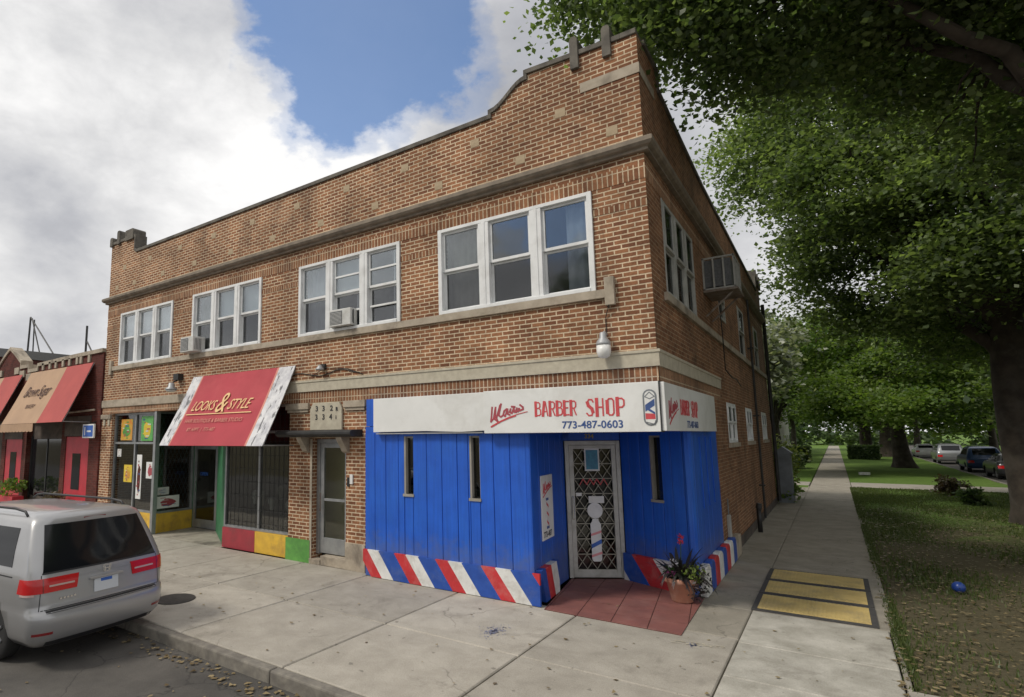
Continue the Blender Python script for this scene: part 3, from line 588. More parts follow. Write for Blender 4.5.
w1 = glazing(FS, -16.86, -14.55, .52, 3.22, [-15.70], [2.37], gl='glass_shop')
MB().ob(FS, -16.86, -14.55, 0, .517, -.12, 0).build('bulkhead_panel', 'bulk_yellow', B)
pA, pB = Vector((-14.60, 8.50, 0)), Vector((-14.72, 9.75, 0)); dv = (pB-pA); LA = dv.length
PA = Pl(pA, dv, (dv.y, -dv.x, 0)); w2 = glazing(PA, 0.0, LA, .50, 3.22, [], [], gl='glass_shop')
MB().ob(PA, .0, LA, 0, .497, -.12, 0).build('bulkhead_panel', 'bulk_yellow', B)
MB().box(-14.60, -14.49, 8.42, 8.53, 0, 3.22).build('post', 'aluminium', B)
w3 = glazing(FS, -11.56, -9.262, .45, 3.22, [-10.34], [2.62], gl='glass_shop')
mb = MB(); mb.ob(FS, -11.56, -10.40, .0, .447, -.12, .03); mb.build('bulkhead_panel', 'bulk_red', B)['label'] = 'red painted panel under the shop window'
mb = MB(); mb.ob(FS, -10.398, -9.262, .0, .447, -.12, .028); mb.build('bulkhead_panel', 'bulk_yellow', B)['label'] = 'yellow painted panel under the shop window'
pC, pD = Vector((-13.60, 9.75, 0)), Vector((-11.56, 8.50, 0)); dv = pD-pC; PC = Pl(pC, dv, (-abs(dv.y), -abs(dv.x), 0)); LC = dv.length
mb = MB(); mb.ob(PC, 0, LC, 0, 3.22, -.06, 0); mb.build('entrance_jamb', 'door_green', B)['label'] = 'green painted return beside the shop door'
PD = Pl((-1.38, 9.75, 0), (1, 0, 0), (0, -1, 0)); mb = MB(); mb.ob(PD, -13.36, -13.33, 0, 3.22, -.06, 0); mb.build('entrance_jamb', 'door_green', B)
dr = MB(); dr.ob(PD, -13.33, -13.22, .02, 2.3, -.06, -.01); dr.ob(PD, -12.33, -12.22, .02, 2.3, -.06, -.01); dr.ob(PD, -13.22, -12.33, 2.18, 2.3, -.06, -.01); dr.ob(PD, -13.22, -12.33, .02, .25, -.06, -.01)
dr = dr.build('shop_door', 'aluminium', B); MB().ob(PD, -13.22, -12.33, .25, 2.18, -.04, -.035).build('pane', 'glass_dark', dr); MB().tube([PD.p(-13.15, 1.0, .04), PD.p(-13.15, 1.3, .04)], .012).build('handle', 'chrome', dr)
text('sticker', 'OPEN', PD, -13.05, 1.45, .14, 'plate_blue', dr, -.03)
MB().ob(PD, -13.33, -12.22, 2.31, 3.22, -.05, -.02).build('transom_panel', 'interior_dark', B)
# scissor gates and things in the display windows (seen through the glass)
def lattice(mb, P, a0, a1, b0, b1, n, w, d0, rows=1):
    st = (a1-a0)/n; H = (b1-b0)/rows
    for r_ in range(rows):
        for i in range(n):
            p, q = a0+i*st, a0+(i+1)*st; z0, z1 = b0+r_*H, b0+(r_+1)*H; mb.ribbon(P, [(p, z0), (q, z1)], w, d0, d0+.004); mb.ribbon(P, [(p, z1), (q, z0)], w, d0+.0045, d0+.0085)
mb = MB()
for r_ in range(9): lattice(mb, PA, .1, LA-.1, .6+r_*.28, .88+r_*.28, 8, .014, -.12)
mb.build('scissor_gate', 'aluminium', B)
mb = MB()
for q in np.arange(-11.45, -9.3, .15): mb.ob(FS, q, q+.007, .5, 3.15, .012, .018)
for z in np.arange(.6, 3.1, .30): mb.ob(FS, -11.45, -9.3, z, z+.007, .019, .024)
mb.build('window_guard', 'steel_dark', B)
# -------- pier, stair door and its hood
MB().ob(FR, -9.30, -8.60, 0, .44, .001, .03).build('pier_base', 'bulk_green', B)['label'] = 'green painted base of the brick pier'
mb = MB(); mb.ob(FR, -8.60, -8.30, 0, .10, -.3, .04); mb.ob(FR, -8.62, -8.56, .10, 2.46, .001, .02); mb.ob(FR, -7.64, -7.14, 0, .50, -.02, .03); mb.ob(FR, -8.30, -7.64, 0, .18, -.4, .02); mb.build('door_surround', 'limestone', B, bev=.006)
for a0, a1 in ((-9.34, -8.66), (-7.68, -7.12)): mb = MB(); mb.ob(FR, a0, a1, 3.07, 3.20, -.02, .06); mb.ob(FR, a0+.03, a1-.03, 3.01, 3.07, -.02, .035); mb.build('pier_cap', 'limestone', B, bev=.006)
MB().ob(FR, X0, -16.88, 3.07, 3.20, -.02, .05).build('pier_cap', 'limestone', B, bev=.006)
for a in (-17.32, -17.05): MB().ob(FR, a, a+.09, 2.88, 3.06, 0, .03).build('pier_ornament', 'pale_stone', B)
mb = MB(); mb.prism(FR, [(-8.60, 2.64), (-7.72, 2.64), (-7.72, 3.06), (-7.80, 3.19), (-8.52, 3.19), (-8.60, 3.06)], .002, .05); pq = mb.build('number_stone', 'pale_stone', B, bev=.006)
for s, a, b_, z in (('3', -8.44, 3.02, .15), ('3', -8.25, 3.02, .15), ('2', -8.03, 3.02, .15), ('R', -7.88, 3.01, .11), ('3', -8.45, 2.85, .15), ('3', -8.25, 2.85, .15), ('4', -8.05, 2.85, .15), ('i', -7.88, 2.85, .11)):
    text('digit', s, FR, a, b_, z, 'black_paint', pq, .052, bold=.004)
mb = MB(); mb.prism(Pl((-9.30, 8.41, 0), (0, -1, 0), (1, 0, 0)), [(0, 2.50), (.30, 2.50), (.36, 2.55), (.36, 2.60), (.30, 2.63), (0, 2.64)], 0, 2.08); mb.build('door_hood', 'steel_dark', B, bev=.006)
for a in (-8.72, -7.62): mb = MB(); mb.prism(Pl((a, 8.41, 0), (0, -1, 0), (1, 0, 0)), [(0, 2.18), (.08, 2.22), (.12, 2.3), (.22, 2.42), (.26, 2.497), (0, 2.497)], -.07, .07); mb.build('hood_bracket', 'limestone', B)
PE = Pl((0, 8.55, 0), (1, 0, 0), (0, -1, 0))
df = MB(); df.ob(PE, -8.555, -8.47, .18, 2.455, -.08, .02); df.ob(PE, -7.725, -7.645, .18, 2.455, -.08, .02); df.ob(PE, -8.47, -7.725, 2.38, 2.455, -.08, .018); df.build('door_frame', 'aluminium', B)
dd = MB(); dd.ob(PE, -8.467, -8.37, .20, 2.375, -.06, 0); dd.ob(PE, -7.80, -7.728, .20, 2.375, -.06, 0); dd.ob(PE, -8.37, -7.80, 2.28, 2.375, -.06, 0); dd.ob(PE, -8.37, -7.80, .20, .50, -.06, 0); dd.ob(PE, -8.37, -7.80, 1.22, 1.27, -.05, .002)
dd = dd.build('stair_door', 'aluminium', B, bev=.003); m3 = MB(); m3.ob(PE, -8.37, -7.80, .50, 1.22, -.03, -.025); m3.ob(PE, -8.37, -7.80, 1.27, 2.28, -.03, -.025); m3.build('pane', 'glass_door', dd); MB().tube([PE.p(-8.42, 1.02, .05), PE.p(-8.42, 1.38, .05)], .012).build('handle', 'chrome', dd)
MB().ob(FR, -7.52, -7.45, 1.60, 1.78, .001, .03).build('doorbell', 'lamp_white', B); MB().ob(FR, -7.6, -7.545, 1.55, 1.72, .001, .02).build('doorbell', 'steel_dark', B)

# -------- the blue corner shop
def board_wall(mb, P, a0, a1, b0, b1, pitch, seed, th=.05, g=.008):
    r = random.Random(seed); a = a0
    while a < a1-.02:
        w = pitch*r.uniform(.75, 1.25); e = min(a+w, a1); d = r.uniform(-.003, .002); c = .006
        vs = [P.p(a+g/2, b0, -th), P.p(e-g/2, b0, -th), P.p(a+g/2, b0, d-c), P.p(e-g/2, b0, d-c), P.p(a+g/2+c, b0, d), P.p(e-g/2-c, b0, d)]; vs += [v+P.v*(b1-b0) for v in vs]
        mb.add(vs, [(0, 2, 8, 6), (2, 4, 10, 8), (4, 5, 11, 10), (5, 3, 9, 11), (3, 1, 7, 9), (0, 1, 3, 5, 4, 2), (6, 8, 10, 11, 9, 7), (1, 0, 6, 7)]); a = e
    mb.ob(P, a0, a1, b0, b1, -th-.02, -.02)
PB = Pl((0, 8.27, 0), (1, 0, 0), (0, -1, 0))
mb = MB(); SL = [(-6.13, -5.94), (-4.80, -4.62)]; ed = [-7.035]+[x for s_ in SL for x in s_]+[-3.74]
for i in range(0, len(ed)-1):
    if i % 2 == 0: board_wall(mb, PB, ed[i], ed[i+1], 0.01, 2.56, .27, i+3)
    else: board_wall(mb, PB, ed[i], ed[i+1], .01, 1.50, .27, i+3); mb.ob(PB, ed[i], ed[i+1], 2.50, 2.56, -.07, 0)
mb.build('blue_wall', 'blue_wood', B)
MB().box(-7.03, -3.90, 8.36, 8.42, .01, 1.5).build('wall_backing', 'interior_dark', B)
def slit(P, a0, a1, b0, b1, name='slit_window'):
    mb = MB(); mb.ob(P, a0-.004, a0+.03, b0, b1, -.10, -.004); mb.ob(P, a1-.014, a1+.002, b0, b1, -.10, -.03); mb.ob(P, a0+.03, a1-.014, b1-.03, b1, -.10, -.03); mb.ob(P, a0-.02, a1+.02, b0-.045, b0, -.10, .02)
    w = mb.build(name, 'curtain_warm', B); MB().ob(P, a0+.03, a1-.014, b0, b1-.03, -.085, -.08).build('pane', 'glass_dark', w); MB().ob(P, a0+.022, a1-.014, b0+.01, b0+.14, -.16, -.11).build('window_clutter', 'sign_white', w)
    return w
for a0, a1 in SL: slit(PB, a0, a1, 1.50, 2.50)
# return wall, door wall, inner wall
def wallplane(p, q, flip=False):
    p, q = Vector((*p, 0)), Vector((*q, 0)); d = q-p; n = Vector((d.y, -d.x, 0)); return Pl(p, d, -n if flip else n), d.length
A1, A2, A3, A4 = (-3.74, 8.27), (-3.93, 10.12), (-3.10, 10.68), (-1.87, 10.12)
PR, LR = wallplane(A1, A2); PDo, LD = wallplane(A2, A3); PI, LI = wallplane(A3, A4)
mb = MB(); board_wall(mb, PR, 0, LR, .01, 2.56, .3, 20); mb.build('return_wall', 'blue_wood', B)
mb = MB(); sa = .62; board_wall(mb, PI, 0, sa, .01, 2.56, .24, 31); board_wall(mb, PI, sa+.20, LI, .01, 2.56, .24, 32); board_wall(mb, PI, sa, sa+.20, .01, 1.42, .24, 33); mb.ob(PI, sa, sa+.20, 2.48, 2.56, -.07, 0); mb.build('inner_wall', 'blue_wood', B)
slit(PI, sa, sa+.20, 1.42, 2.48)
mb = MB(); board_wall(mb, SD, 10.12, 12.85, .01, 2.56, .34, 41); mb.build('side_blue_wall', 'blue_wood', B)
# narrow vertical mouldings on the side
mb = MB()
for y0 in (11.0, 11.55, 12.1): mb.ob(SD, y0, y0+.05, 1.25, 2.45, .001, .02)
mb.build('moulding', 'blue_wood', B)
mb = MB(); mb.prism(Pl((0, 0, 2.56), (1, 0, 0), (0, 0, 1), (0, 1, 0)), [(-7.03, 8.28), (-1.88, 8.28), (-1.88, 12.84), (-7.03, 12.84)], 0, .12); mb.build('soffit', 'blue_wood', B)
mb = MB(); mb.box(-7.03, -1.90, 8.30, 8.62, 2.69, 3.195); mb.box(-2.17, -1.90, 8.63, 12.84, 2.69, 3.195); mb.build('sign_beam', 'blue_wood', B)
MB().box(-7.03, -1.95, 12.7, 12.8, 0, 2.56).build('barber_back_wall', 'interior_dark', B); MB().prism(Pl((0, 0, 0), (1, 0, 0), (0, 0, 1), (0, 1, 0)), [(-7.03, 8.36), (-3.82, 8.36), (-4.01, 10.16), (-3.14, 10.77), (-2.0, 10.25), (-2.0, 12.7), (-7.03, 12.7)], .003, .006).build('barber_floor', 'interior_dark', B); MB().box(-7.10, -7.045, 8.72, 12.7, 0, 2.56).build('barber_partition', 'interior_dark', B)
mb = MB(); mb.ob(PDo, 0, .10, 2.44, 2.56, -.07, 0); mb.ob(PDo, 0, LD, 2.40, 2.56, -.07, 0); mb.build('door_header', 'blue_wood', B)
dg = Pl(PDo.o, PDo.u, PDo.n); text('door_number', '334', dg, LD/2-.12, 2.44, .11, 'digit_gold', B, .002, bold=.003)
# entrance floor of red tile
mb = MB(); fl = [(-3.56, 8.17), (-1.74, 8.13), (-1.80, 10.10), (-3.12, 10.62), (-3.88, 10.10)]
mb.prism(Pl((0, 0, 0), (1, 0, 0), (0, 0, 1), (0, 1, 0)), fl, -.1, .006); tag(mb.build('entrance_floor', 'grout'), kind='structure')
mb = MB(); dx = .46
for i in range(-2, 11):
    for j in range(-2, 11):
        th = rad(8); c_, s_ = math.cos(th), math.sin(th); ctr = Vector((-3.9, 7.4)); q = [(0, 0), (1, 0), (1, 1), (0, 1)]
        poly = []
        for a, b_ in q:
            u_, v_ = (i+a)*.46+(-.006 if a else .006), (j+b_)*.46+(-.006 if b_ else .006); poly.append((ctr.x+u_*c_-v_*s_, ctr.y+u_*s_+v_*c_))
        n = len(fl)
        for k in range(n):
            (x0_, y0_), (x1_, y1_) = fl[k], fl[(k+1) % n]; nx, ny = (y1_-y0_), -(x1_-x0_); poly = clip(poly, nx, ny, nx*x0_+ny*y0_) if poly else poly
            if len(poly) < 3: break
        if len(poly) >= 3: mb.prism(Pl((0, 0, 0), (1, 0, 0), (0, 0, 1), (0, 1, 0)), poly, .0065, .013)
tag(mb.build('entrance_tiles', 'terracotta_tile'), kind='structure')
# barber-stripe skirting boards
def stripes(name, P, a0, a1, b0, b1, seq, start, pitch_seq, slant, d0, d1, parent=B):
    mb = MB(); a = start; i = 0; mats = ['red_base', 'white_base', 'blue_base']
    while a < a1+abs(slant):
        w = pitch_seq[i % len(pitch_seq)]; k = seq[i % len(seq)]; poly = [(a0, b0), (a1, b0), (a1, b1), (a0, b1)]; H = b1-b0
        # line through (a,b1) and (a+slant,b0)
        nx, ny = H, slant; poly = clip(poly, -nx, -ny, -(nx*a+ny*b1)); poly = clip(poly, nx, ny, nx*(a+w)+ny*b1) if len(poly) > 2 else []
        if len(poly) > 2: mb.cur = k; mb.prism(P, poly, d0, d1+.0005*(k))
        a += w; i += 1
    mb.cur = 0; return mb.build(name, mats, parent)
stripes('striped_skirting', PB, -7.05, -3.64, .01, .47, [0, 1, 2], -7.20, [.25, .26, .35], .34, .001, .045)
stripes('striped_skirting', PR, -.02, .95, .01, .50, [2, 0, 1, 2], .02, [.22, .28, .30, .5], .20, .001, .10)
stripes('striped_skirting', PI, .02, LI-.02, .01, .46, [1, 2, 0, 1, 2], -.38, [.18, .40, .42, .36, .5], .34, .001, .09)
for k, y in enumerate(np.arange(10.15, 13.7, .42)):
    mb = MB(); mats = ['white_base', 'red_base', 'blue_base', 'red_base']; mm = ('white_base', 'blue_base', 'red_base')[k % 3]
    if k >= 8: mm = 'limestone'
    mb.prism(SD, [(y, .004), (y+.415, .004), (y+.415, .40), (y+.33, .46), (y+.08, .46), (y, .40)], .001, .12); o = mb.build('kerb_block', mm, B, bev=.02)
MB().ob(SD, 13.95, 14.25, 0, .42, .001, .12).build('kerb_block', 'limestone', B, bev=.02)
MB().ob(SD, 14.27, YB, 0, .22, .001, .02).build('plinth', 'dull_stone', B)
# security door with diamond grille
dg = MB(); dg.ob(PDo, .015, .085, .02, 2.395, -.05, .03); dg.ob(PDo, LD-.085, LD-.015, .02, 2.395, -.05, .03); dg.ob(PDo, .085, LD-.085, 2.32, 2.395, -.05, .028); dg.build('door_frame', 'alu_light', B, bev=.004)
sd_ = MB(); sd_.ob(PDo, .09, .165, .03, 2.315, -.03, .018); sd_.ob(PDo, LD-.165, LD-.09, .03, 2.315, -.03, .018); sd_.ob(PDo, .165, LD-.165, 2.25, 2.315, -.03, .017); sd_.ob(PDo, .165, LD-.165, .03, .16, -.03, .017)
sd_ = sd_.build('security_door', 'alu_light', B, bev=.003)
mb = MB(); a0, a1 = .165, LD-.165; zz = np.linspace(.16, 2.25, 9)
for z0, z1 in zip(zz, zz[1:]):
    mb.ob(PDo, a0, a1, z0-.009, z0+.009, .004, .012); lattice(mb, PDo, a0, a1, z0+.01, z1-.01, 4, .012, -.006)
mb.build('grille', 'grille_beige', sd_)
MB().ob(PDo, .165, LD-.165, .16, 2.25, -.055, -.05).build('pane', 'glass_grille', sd_)
MB().ob(PDo, .105, .14, 1.02, 1.42, .02, .055).build('handle', 'chrome', sd_, bev=.01)
P_ = PDo; pc = LD/2
ps = MB(); ps.ob(P_, pc-.14, pc+.12, 1.86, 2.26, .014, .018); ps = ps.build('poster', 'white_frame', sd_); MB().ob(P_, pc-.115, pc+.095, 1.89, 2.23, .0185, .021).build('picture', 'poster_blue', ps)
mb = MB(); mb.ob(P_, pc-.10, pc+.17, 1.30, 1.42, .014, .018); mb.build('notice', 'sign_white', sd_); MB().ob(P_, a0+.02, a0+.12, 1.42, 1.48, .014, .018).build('notice', 'sign_white', sd_)
mb = MB()
for i in range(4): mb.ribbon(P_, [(pc-.24+i*.12, 1.62), (pc-.18+i*.12, 1.72), (pc-.12+i*.12, 1.62)], .016, .014, .017)
mb.build('red_zigzag', 'sign_red', sd_)
# barber-pole cut-out on the door: white globe, striped pole
bp = MB(); bp.prism(P_, [(pc-.0+.135*math.cos(t_), 1.17+.135*math.sin(t_)) for t_ in np.linspace(0, 6.283, 25)[:-1]], .014, .024); bp.prism(P_, [(pc-.06, .98), (pc+.06, .98), (pc+.05, 1.03), (pc-.05, 1.03)], .014, .023)
bp.prism(P_, [(pc-.085, .34), (pc-.06, .30), (pc+.06, .30), (pc+.085, .34), (pc+.092, .93), (pc+.06, .985), (pc-.06, .985), (pc-.092, .93)], .014, .024); bp = bp.build('pole_cutout', 'white_frame', sd_)
mb = MB(); mb.cur = 0
for z in (.52,): mb.prism(P_, [(pc-.088, z), (pc+.092, z+.09), (pc+.09, z+.16), (pc-.088, z+.07)], .0245, .026)
mb.cur = 1
for z in (.73, .37): mb.prism(P_, [(pc-.088, z), (pc+.092, z+.06), (pc+.09, z+.10), (pc-.088, z+.04)], .0245, .026)
mb.build('pole_stripe', ['plate_blue', 'sign_pink'], bp)

# side wall extras
for y0, y1, zt in ((14.62, 15.9, 2.2),): pass
# ================================================================== SIGNS
script = [[(183, 262), (172, 400), (160, 500), (200, 450), (235, 265), (228, 400), (215, 455), (262, 500)], [(262, 495), (245, 440), (300, 240), (318, 215), (292, 330), (280, 400), (310, 425), (340, 400)],
          [(395, 300), (360, 330), (345, 390), (372, 415), (410, 300), (412, 380), (440, 395)], [(455, 300), (440, 350), (470, 370), (500, 290), (505, 350), (535, 355)], [(545, 290), (530, 330), (560, 345), (575, 300), (585, 330)],
          [(590, 240), (630, 280), (632, 310), (590, 330), (570, 322)], [(470, 262), (515, 268)]]
swash = [[(165, 582), (300, 500), (430, 440), (520, 410)], [(430, 430), (560, 385), (690, 352)]]
DECO = {'B': ([[(.09, 0), (.09, 1)]], [[(.09, .97), (.36, .97), (.47, .86), (.47, .66), (.36, .55), (.09, .54)], [(.36, .55), (.52, .42), (.52, .14), (.40, .03), (.09, .03)]], .62),
        'A': ([[(.09, 0), (.24, 1)]], [[(.24, .98), (.34, .98), (.52, 0)], [(.13, .30), (.44, .30)]], .64), 'R': ([[(.09, 0), (.09, 1)]], [[(.09, .97), (.38, .97), (.49, .86), (.49, .60), (.38, .48), (.09, .48)], [(.30, .48), (.50, 0)]], .62),
        'E': ([[(.09, 0), (.09, 1)]], [[(.09, .97), (.45, .97)], [(.09, .52), (.38, .52)], [(.09, .03), (.46, .03)]], .56), 'S': ([[(.12, .82), (.18, .62), (.40, .42), (.46, .22)]], [[(.50, .82), (.42, .97), (.22, .98), (.12, .82)], [(.46, .22), (.38, .03), (.18, .02), (.06, .16)]], .64),
        'H': ([[(.09, 0), (.09, 1)]], [[(.48, 0), (.48, 1)], [(.09, .50), (.48, .50)]], .64), 'O': ([[(.12, .15), (.12, .85)]], [[(.12, .85), (.24, .98), (.42, .98), (.52, .85), (.52, .15), (.42, .02), (.24, .02), (.12, .15)]], .66),
        'P': ([[(.09, 0), (.09, 1)]], [[(.09, .97), (.38, .97), (.50, .86), (.50, .58), (.38, .46), (.09, .46)]], .58)}
def deco(mb, P, s, a, b, h, xs, d):
    for ch in s:
        if ch == ' ': a += .35*h*xs; continue
        thick, thin, w = DECO[ch]
        for pl in thick: mb.ribbon(P, [(a+x*h*xs, b+y*h) for x, y in pl], .19*h, d, d+.003)
        for pl in thin: mb.ribbon(P, [(a+x*h*xs, b+y*h) for x, y in pl], .088*h, d, d+.0025)
        a += w*h*xs
    return a
def sign_text(P, root, o):                    # o = offset so that the same artwork sits at the left end of each face
    f = lambda x, y: (o+(x-160)/530*.62, 2.63+(590-y)/380*.36)
    mb = MB()
    for pl in script: mb.ribbon(P, [f(*p) for p in pl], .028, .0, .003)
    mb.build('script_lettering', 'sign_dark_red', root)
    mb = MB(); mb.ribbon(P, [f(*p) for p in swash[0]], .026, .0035, .006); mb.ribbon(P, [f(*p) for p in swash[1]], .010, .0035, .006); mb.build('swash', 'sign_red', root)
    mb = MB(); e = deco(mb, P, 'BARBER', o+.74, 2.785, .205, .86, .001); mb.build('lettering', 'sign_red', root); mb = MB(); deco(mb, P, 'SHOP', e+.12, 2.765, .235, .92, .001); mb.build('lettering', 'sign_red', root)
    text('telephone_number', '773-487-0603', P, o+1.15, 2.595, .145, 'sign_navy', root, .001, .002, xs=1.04, bold=.003, spacing=1.02)
def sign_pole(P, root, c):
    mb = MB(); z0, z1 = 2.60, 3.11; oc = lambda r, s=.0: [(c+r*math.cos(q), z1-.10+s+r*math.sin(q)) for q in np.linspace(0, math.pi, 9)]+[(c-r*math.cos(q), z0+.10-s-r*math.sin(q)) for q in np.linspace(0, math.pi, 9)]
    mb.cur = 0; mb.prism(P, oc(.088), .001, .004); mb.cur = 1; mb.prism(P, oc(.066), .0045, .006); mb.cur = 2
    mb.prism(P, [(c-.06, 2.80), (c+.06, 2.88), (c+.06, 2.97), (c-.06, 2.89)], .0065, .008); mb.prism(P, [(c-.06, 2.84), (c+.06, 2.76), (c+.06, 2.79), (c-.06, 2.88)], .0085, .009); mb.cur = 3; mb.prism(P, [(c-.062, 2.70), (c+.062, 2.70), (c+.06, 2.77), (c-.062, 2.78)], .0065, .008)
    mb.cur = 0; mb.ribbon(P, [(c-.06, 3.0), (c, 3.06), (c+.06, 3.0), (c, 2.97), (c-.06, 3.0)], .012, .0065, .008); mb.ribbon(P, [(c-.05, 2.66), (c+.05, 2.63), (c+.06, 2.68)], .012, .0065, .008)
    mb.build('pole_emblem', ['grey_metal', 'sign_white', 'sign_navy', 'sign_red'], root)
sg = thing('shop_sign', (-5.7, 8.2, 2.55), 'blank white signboard panel over the two slit windows of the blue wall', 'sign')
PS = Pl((0, 8.14, 0), (1, 0, 0), (0, -1, 0)); mb = MB(); mb.prism(PS, [(-6.73, 2.575), (-5.6, 2.585), (-4.9, 2.562), (-4.43, 2.58), (-4.43, 3.19), (-6.73, 3.185)], -.12, 0); mb.build('sign_panel', 'sign_white', sg, bev=.006)
mb = MB(); mb.ob(PS, -6.7, -4.5, 2.54, 2.56, -.12, -.04); mb.build('sign_rail', 'sign_white', sg)
sg = thing('shop_sign', (-3.1, 8.2, 2.55), 'white signboard reading BARBER SHOP in red over the corner entrance', 'sign', 'white barber shop signboards')
PS2 = Pl((0, 8.10, 0), (1, 0, 0), (0, -1, 0)); MB().ob(PS2, -4.425, -1.80, 2.535, 3.20, -.15, 0).build('sign_panel', 'sign_white', sg, bev=.005)
mb = MB(); mb.ob(PS2, -1.812, -1.796, 2.53, 3.205, -.15, .004); mb.build('edge_trim', 'black_paint', sg)
sign_text(Pl((0, 8.0995, 0), (1, 0, 0), (0, -1, 0)), sg, -4.30); sign_pole(Pl((0, 8.0995, 0), (1, 0, 0), (0, -1, 0)), sg, -1.93)
sg = thing('shop_sign', (-1.76, 10.6, 2.55), 'white signboard with faded red lettering along the shaded side wall', 'sign', 'white barber shop signboards')
PS3 = Pl((-1.745, 0, 0), (0, 1, 0), (1, 0, 0)); MB().ob(PS3, 8.12, 12.10, 2.545, 3.19, -.12, 0).build('sign_panel', 'sign_white', sg, bev=.005)
sign_text(Pl((-1.7445, 0, 0), (0, 1, 0), (1, 0, 0)), sg, 8.30)
# upright sign on the return wall
sg = thing('upright_sign', (-3.7, 9.0, .85), 'tall narrow white sign with a striped pole on the blue return wall', 'sign')
PV = Pl(PR.o, PR.u, PR.n); a0 = .42; mb = MB(); mb.ob(PV, a0, a0+.60, .86, 1.86, .004, .022); mb.build('sign_panel', 'sign_white', sg, bev=.003)
mb = MB(); f = lambda x, y: (a0+.08+(x-160)/530*.46, 1.52+(590-y)/380*.24)
for pl in script+swash: mb.ribbon(PV, [f(*p) for p in pl], .018, .0225, .025)
mb.build('script_lettering', 'sign_red', sg)
mb = MB(); c = a0+.28; mb.cur = 1; mb.ob(PV, c-.05, c+.05, 1.06, 1.46, .0225, .024); mb.cur = 0
for z in (1.12, 1.26, 1.40): mb.prism(PV, [(c-.05, z), (c+.05, z-.06), (c+.05, z-.02), (c-.05, z+.04)], .0245, .026)
mb.cur = 2; mb.ob(PV, c-.065, c+.065, 1.46, 1.50, .0225, .026); mb.ob(PV, c-.065, c+.065, 1.02, 1.06, .0225, .026); mb.build('pole_emblem', ['sign_red', 'white_frame', 'sign_navy'], sg)
text('telephone_number', '773-487', PV, a0+.05, .90, .125, 'black_paint', sg, .0225, .002, bold=.003)

# ================================================================== AWNINGS
def awning(name, x0, x1, yt, zt, yb, zb, parts, label, group, valance=None):
    r = thing(name, ((x0+x1)/2, yt, zt), label, 'awning', group); sl = Vector((0, yt-yb, zt-zb)); L = sl.length; n = Vector((0, -(zt-zb), yt-yb)).normalized()
    P = Pl((0, yb, zb), (1, 0, 0), n, sl)
    for a0, a1, mt, nm in parts:
        mb = MB(); k = 12; vs = []
        for i in range(k+1):
            for j in (0, 1):
                a = (a0, a1)[j]; b_ = L*i/k; d = -.02*math.sin(math.pi*i/k); vs += [P.p(a, b_, d), P.p(a, b_, d-.012)]
        fs = []
        for i in range(k):
            q = 4*i; fs += [(q, q+2, q+6, q+4), (q+1, q+5, q+7, q+3), (q, q+4, q+5, q+1), (q+2, q+3, q+7, q+6)]
        fs += [(0, 1, 3, 2), (4*k, 4*k+2, 4*k+3, 4*k+1)]; mb.add(vs, fs); mb.build(nm, mt, r)
    mb = MB()
    for a in (x0+.03, x1-.03): mb.tube([P.p(a, .03, -.04), P.p(a, L, -.04)], .014); mb.tube([P.p(a, .03, -.04), (a, yt, zb)], .014)
    mb.tube([P.p(x0+.03, .03, -.04), P.p(x1-.03, .03, -.04)], .014); mb.build('frame', 'aluminium', r); return r, P, L
aw, PW, LW = awning('awning', -12.82, -9.10, 8.40, 4.02, 7.54, 2.33, [(-12.82, -12.44, 'splatter', 'splattered_border'), (-12.44, -12.39, 'awning_pink', 'pink_edge'), (-12.39, -9.66, 'awning_red', 'canvas'), (-9.66, -9.60, 'awning_pink', 'pink_edge'), (-9.60, -9.10, 'splatter', 'splattered_border')],
    'crimson sloped awning with gold lettering and paint-splattered white borders', 'shop awnings')
text('lettering', 'LOOKS', PW, -12.22, .90, .37, 'awning_gold', aw, .004, .004, xs=.76, shear=.35, spacing=.95); text('lettering', 'STYLE', PW, -10.84, .90, .37, 'awning_gold', aw, .004, .004, xs=.80, shear=.35, spacing=.95); text('ampersand', '&', PW, -11.28, .84, .74, 'awning_gold', aw, .004, .004, xs=.80, shear=.25)
mb = MB(); mb.ribbon(PW, [(-12.30, .80), (-9.92, .80)], .022, .004, .007); mb.build('underline', 'awning_gold', aw)
text('small_lettering', 'HAIR BOUTIQUE & BARBER STUDIO', PW, -12.22, .58, .135, 'awning_pink', aw, .004, .003, xs=.98); text('small_lettering', 'BY APPT  |  773-487', PW, -11.98, .36, .125, 'awning_pink', aw, .004, .003, xs=1.0)
def wave(P, a, b_, n, h, w):                  # hand-lettered squiggle approximating script too small to read
    return [(a+w*i, b_+h*(.5+.5*math.sin(i*1.9))) for i in range(n)]
aw2, PW2, LW2 = awning('awning', -22.55, -17.98, 8.30, 4.82, 7.50, 3.0, [(-22.55, -19.75, 'awning_tan', 'canvas'), (-19.75, -17.98, 'awning_coral', 'red_band')], 'tan sloped awning with brown script and a wide red band at right', 'shop awnings')
text('lettering', 'Brown Sugar', PW2, -22.05, 1.0, .56, 'brown_ink', aw2, .004, .004, xs=.78, shear=.45, spacing=.85); text('small_lettering', 'BAKERY', PW2, -21.3, .55, .20, 'brown_ink', aw2, .004, .004, xs=1.0)
mb = MB(); a = -22.55
while a < -20.1: mb.prism(Pl((0, 7.49, 0), (1, 0, 0), (0, -1, 0)), [(a, 2.99), (a, 2.76), (a+.06, 2.73), (a+.21, 2.73), (a+.26, 2.76), (a+.26, 2.99)], 0, .012); a += .262
mb.build('valance', 'awning_tan', aw2)
awning('awning', -27.8, -23.30, 8.30, 4.82, 7.50, 3.0, [(-27.8, -25.0, 'awning_tan', 'canvas'), (-25.0, -23.30, 'awning_coral', 'red_band')], 'second tan and red awning cut off by the left edge of the picture', 'shop awnings')

